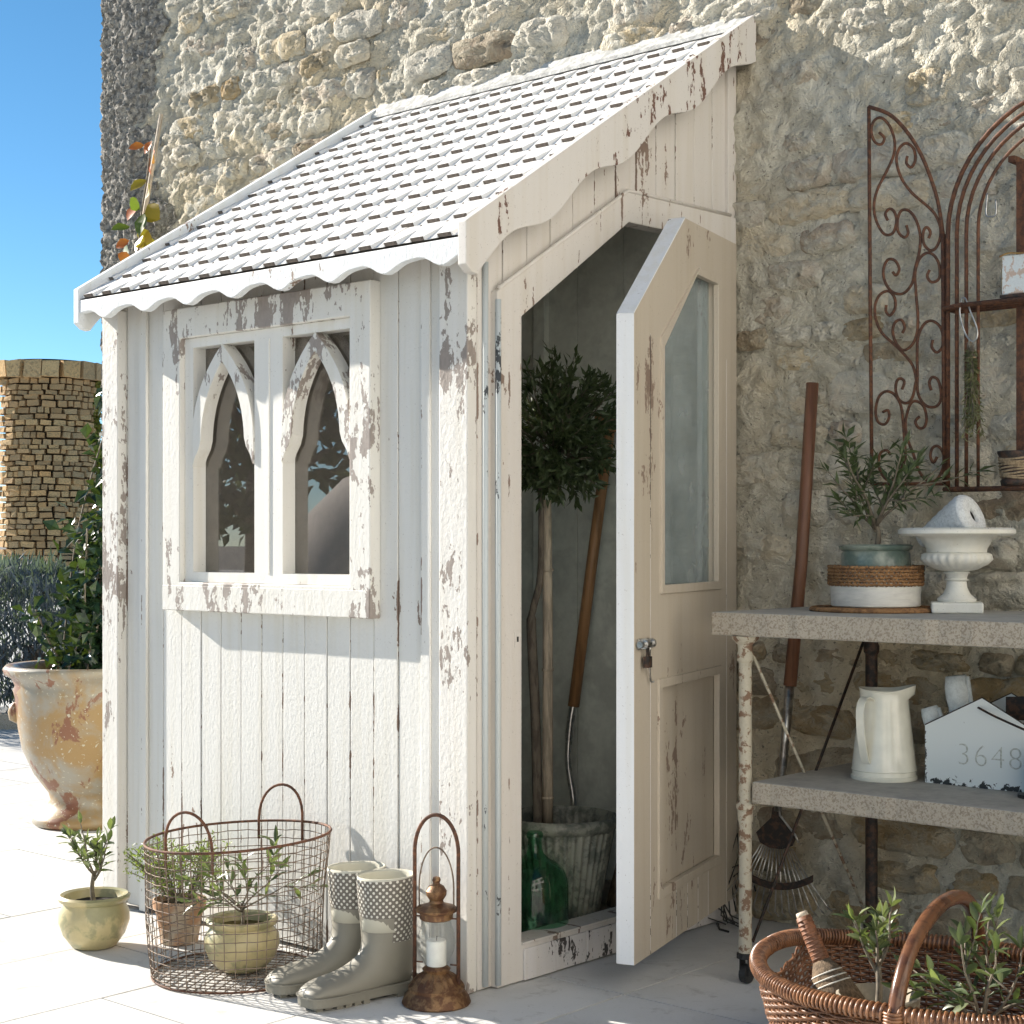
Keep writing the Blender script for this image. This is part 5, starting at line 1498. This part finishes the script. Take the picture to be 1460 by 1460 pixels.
# tangle of black wire at the foot of the wall
t = thing("wire_bundle", "tangle of black wire plant supports by the foot of the shed", "wire", (0.04, 1.0, 0))
r = random.Random(9)
for k in range(7):
    m = MB(); b = Vector((0.085 + r.uniform(-.03, .03), 1.03 + r.uniform(-.04, .02), 0.004))
    pts = [b, b + Vector((r.uniform(-.05, .02), r.uniform(-.08, 0.0), r.uniform(.02, .06))), b + Vector((r.uniform(-.06, .01), r.uniform(-.09, -.02), r.uniform(.08, .15))), b + Vector((r.uniform(-.02, .04), r.uniform(-.03, .02), r.uniform(.13, .26))), b + Vector((0.02, 0.02, r.uniform(.03, .1)))]
    m.tube(pts, 0.0024, 5); m.build("wire", "rubber_black", t)
m = MB(); m.tube([(0.045, 0.985, 0.003), (0.060, 0.955, 0.012), (0.085, 0.93, 0.004), (0.12, 0.925, 0.003)], 0.0035, 5); m.build("wire", "rubber_black", t)

# ================================================================== WICKER BASKET
KC = Vector((1.205, 0.045, 0)); KA = Vector((0.983, 0.183, 0)).normalized(); KB = Vector((-0.183, 0.983, 0))
t = thing("wicker_basket", "large oval brown wicker basket with arched handle full of potted olives", "basket", KC)
def kp(a, u, o=0.0):
    """point on the basket wall: angle a, height fraction u, outward offset"""
    bul = 1 - 0.20 * (1 - u) ** 1.5
    A_, B_ = 0.352 * bul + o, 0.285 * bul + o
    ca, sa = math.cos(a), math.sin(a)
    ca2 = math.copysign(abs(ca) ** 0.85, ca); sa2 = math.copysign(abs(sa) ** 0.85, sa)
    h = 0.238 + 0.022 * abs(ca) ** 5
    if u < 1 and abs(ca) > 0.93: h -= 0.06 * ((abs(ca) - 0.93) / 0.07)     # hand holes under the rim at both ends
    return KC + KA * A_ * ca2 + KB * B_ * sa2 + Vector((0, 0, 0.012 + (h - 0.012) * u))
NS = 84
m = MB(); rows = 34
for k in range(rows):
    u = (k + 0.5) / rows * 0.965; N = NS * 3
    pts = []
    for i in range(N):
        a = 2 * math.pi * i / N
        pts.append(kp(a, u, 0.0042 * math.sin(a * NS / 2 + math.pi * (k % 2)) + 0.0012 * math.sin(a * 9 + k)))
    m.tube(pts, 0.0033, 4, closed=True)
stuff(m.build("weave", "wicker", t, True))
m = MB()
for k in range(NS):
    a = 2 * math.pi * (k + 0.5) / NS
    m.tube([kp(a, u) for u in (0, 0.33, 0.66, 0.99)], 0.0026, 5, cap=False)
stuff(m.build("stakes", "wicker", t, True))
m = MB()
N = 420
cen = [kp(2 * math.pi * i / N, 1.0, 0.003) for i in range(N)]
m.tube([cen[i] for i in range(0, N, 4)], 0.0135, 8, closed=True)
coil = []
M_ = N * 8
for i in range(M_):
    f = i / 8; i0 = int(f) % N; c = cen[i0].lerp(cen[(i0 + 1) % N], f - int(f))
    tg = (cen[(i0 + 1) % N] - cen[i0]).normalized(); nn_ = tg.cross(Vector((0, 0, 1))).normalized(); bb = nn_.cross(tg)
    a = 2 * math.pi * i / 8 * 0.56
    coil.append(c + nn_ * 0.0155 * math.cos(a) + bb * 0.0155 * math.sin(a))
m.tube(coil, 0.0031, 4, closed=True)
m.build("wrapped_rim", "wicker_rim", t, True)
m = MB()
for i in (-1, 1):
    N2 = 36
    m.tube([kp(2 * math.pi * j / N2, 0.0, -0.004 * (i > 0)) + Vector((0, 0, -0.004)) for j in range(N2)], 0.006, 6, closed=True)
m.prism([(kp(2 * math.pi * j / 40, 0).x, kp(2 * math.pi * j / 40, 0).y) for j in range(40)], lambda p, q, a: (p, q, a), 0.008, 0.014)
m.build("base", "wicker", t, True, auto=40)
hp = []
for i in range(25):
    a = math.pi * i / 24
    hp.append(KC + KB * 0.292 * math.cos(a) + KA * 0.01 * math.sin(a) + Vector((0, 0, 0.185 + 0.205 * math.sin(a) ** 0.75)))
m = MB(); m.tube(hp, 0.0150, 12); m.build("handle", "cane_handle", t, True)
for sg in (0, -1):
    m = MB()
    c = hp[sg] + Vector((0, 0, 0.045))
    for k in range(5):
        m.tube([c + Vector((0, 0, k * 0.006 - 0.012)) + KA * 0.019 * math.cos(a) + KB * 0.019 * math.sin(a) for a in [2 * math.pi * j / 14 for j in range(14)]], 0.0032, 5, closed=True)
    m.build("handle_binding", "wicker_rim", t, True)
# hand brush leaning in the basket
b0, b1 = Vector((1.050, -0.070, 0.175)), Vector((0.955, -0.060, 0.345))
t = thing("hand_brush", "little straw hand brush with bound handle leaning in the wicker basket", "brush", b0)
d = (b1 - b0)
m = MB(); m.tube([b0.lerp(b1, u) for u in (0, 0.18, 0.36, 0.5)], [0.052, 0.044, 0.032, 0.018], 16); m.build("bristles", "brush_straw", t, True)
m = MB(); m.tube([b0.lerp(b1, u) for u in (0.48, 0.55, 0.75, 0.97)], [0.0185, 0.0175, 0.0165, 0.0155], 14)
for u in [0.52 + 0.045 * k for k in range(10)]: m.tube([b0.lerp(b1, u), b0.lerp(b1, u + 0.012)], 0.0182 - (u - 0.5) * 0.003, 12)
m.build("bound_handle", "brush_bound", t, True)
m = MB(); m.tube([b0.lerp(b1, 0.96), b0.lerp(b1, 1.02)], [0.014, 0.012], 10); m.build("straw_end", "stake_wood", t, True)
m = MB()
dn = d.normalized(); uu = dn.cross(Vector((0, 0, 1))).normalized(); ww = uu.cross(dn)
for u, rr in ((0.24, 0.040), (0.30, 0.036), (0.36, 0.0315)):
    m.tube([b0.lerp(b1, u) + (uu * math.cos(a) + ww * math.sin(a)) * rr for a in [2 * math.pi * j / 20 for j in range(20)]], 0.0017, 5, closed=True)
m.build("cord", "cord_white", t, True)
# two olives in pots inside it
for (c, sd_, H, sp, lab, gz) in ((Vector((1.135, -0.075, 0.015)), 52, 0.225, 0.075, "upright pale olive in a clay pot inside the wicker basket, beside the brush", 0.205),
                             (Vector((1.350, -0.070, 0.015)), 58, 0.235, 0.15, "wide spreading dark olive in a clay pot inside the wicker basket", 0.175)):
    t = thing("potted_olive", lab, "potted plant", c, "little olives in pots")
    pot(t, c, [(0.050, 0.0), (0.055, 0.003), (0.072, gz - 0.03), (0.079, gz - 0.028), (0.081, gz - 0.002), (0.076, gz), (0.070, gz - 0.02), (0.066, gz - 0.05)], "pot_clay", soil_z=gz - 0.035, soil_r=0.068)
    if sd_ == 52:
        olive(t, c + Vector((0, 0, gz - 0.035)), H, sp, sd_, nb=5, leafL=0.042, leafW=0.0135, per=5, indiv=["leaf_olive_bright", "leaf_olive_bright", "leaf_olive"], r0=0.0075, sub=1, stem=0.40, up=0.9)
    else:
        olive(t, c + Vector((0, 0, gz - 0.035)), H, sp, sd_, nb=7, leafL=0.050, leafW=0.0140, per=6, indiv=["leaf_olive", "leaf_olive", "leaf_olive_bright"], r0=0.0075, sub=1, stem=0.22, up=0.4)

# ================================================================== ACROSS THE TERRACE (mirrored in the window panes)
def tree(name, lab, c, H, R_, seed, nl=5200):
    t = thing(name, lab, "tree", c, "trees across the terrace")
    r = random.Random(seed); c = Vector(c)
    tr = MB(); tr.tube([c, c + Vector((0.1, 0.1, H * 0.25)), c + Vector((0, 0.2, H * 0.55)), c + Vector((0.1, 0, H * 0.85))], [0.20, 0.15, 0.10, 0.03], 9)
    cl = []
    for k in range(16):
        a = r.uniform(0, 6.28); rr = R_ * r.uniform(0.2, 0.8); z_ = H * r.uniform(0.22, 0.92)
        p = c + Vector((math.cos(a) * rr, math.sin(a) * rr, z_)); cl.append((p, R_ * r.uniform(0.30, 0.5)))
        tr.tube([c + Vector((0, 0.1, z_ * 0.7)), c.lerp(p, 0.6) + Vector((0, 0, z_ * 0.35)), p], [0.06, 0.04, 0.015], 6)
    tr.build("trunk", "bark", t, True)
    m = MB()
    for k in range(nl):
        p, q = cl[r.randrange(16)]
        d = rv(r).normalized() * q * r.random() ** 0.4
        m.leaf(p + Vector((d.x, d.y, d.z * 0.8)), rv(r), rv(r), r.uniform(0.18, 0.34), 0.14)
    stuff(m.build("crown", "leaf_tree", t))
tree("garden_tree", "dense dark tree across the terrace seen only mirrored in the window", (-12.8, -10.0, 0), 7.5, 2.6, 1)
tree("garden_tree", "broad leafy tree beyond the canvas dome seen only mirrored in the window", (-9.6, -9.9, 0), 7.0, 2.5, 2)
tree("garden_tree", "tall spreading tree at the garden edge seen only mirrored in the window", (-16.6, -12.0, 0), 9.0, 3.4, 3)
t = thing("canvas_dome", "grey brown canvas dome tent on the terrace mirrored in the right window pane", "tent", (-6.3, -6.3, 0))
m = MB(); m.lathe([(1.25, 0.0), (1.24, 0.5), (1.16, 0.95), (0.98, 1.32), (0.70, 1.60), (0.35, 1.75), (0.0, 1.79)], (-6.3, -6.3, 0), 40, cap1=False); m.build("canvas", "parasol_cloth", t, True)
for k in range(4):
    a = math.pi * k / 4
    m = MB(); m.tube([(-6.3 + 1.255 * math.cos(a) * math.cos(b), -6.3 + 1.255 * math.sin(a) * math.cos(b), max(0.0, 1.80 * math.sin(b) ** 0.9)) for b in [math.pi * i / 24 for i in range(25)]], 0.012, 6); m.build("rib", "iron_dark", t, True)

# ================================================================== ADDED HOUSE (unseen behind the camera, bounces sunlight into the shade)
HX = 4.9
t = thing("bounce_fill_house", "pale cream house added out of view to bounce sunlight onto the shaded side", "house", (HX + 1.0, -4.0, 0))
simple("render_cream", (0.84, 0.815, 0.77), 0.9, var=0.08, scale=3, bstr=0.4, bdist=0.006)
simple("shutter_paint", (0.42, 0.47, 0.46), 0.6, var=0.15, scale=12, stretch=(6, 6, 0.6))
m = MB(); m.box(HX, HX + 2.0, -11.0, 1.10, 0.0, 5.6); m.build("wall", "render_cream", t)
m = MB(); m.box(HX - 0.12, HX + 2.1, -11.1, 1.09, 5.601, 5.78); m.build("cornice", "table_edge", t)
m = MB(); m.prism([(HX - 0.3, 5.781), (HX + 2.3, 5.781), (HX + 1.0, 6.5)], lambda p, q, a: (p, a, q), -11.2, 1.08); m.build("roof", "terracotta", t)
for yy in (-1.6, -4.4, -7.2, -9.8):
    for zz in (0.9, 3.3):
        w = m = MB(); m.box(HX - 0.02, HX - 0.001, yy - 0.5, yy + 0.5, zz, zz + 1.4); wo = m.build("window", "iron_dark", t)
        m = MB(); m.box(HX - 0.06, HX - 0.021, yy - 0.58, yy + 0.58, zz - 0.07, zz - 0.001); m.build("window_sill", "table_edge", wo)
        for sg in (-1, 1):
            m = MB(); m.box(HX - 0.05, HX - 0.022, yy + sg * 0.76 - 0.24, yy + sg * 0.76 + 0.24, zz, zz + 1.4); m.build("shutter", "shutter_paint", wo)
m = MB(); m.box(HX - 0.03, HX - 0.001, -3.4, -2.5, 0.01, 2.2); m.build("door", "shutter_paint", t)
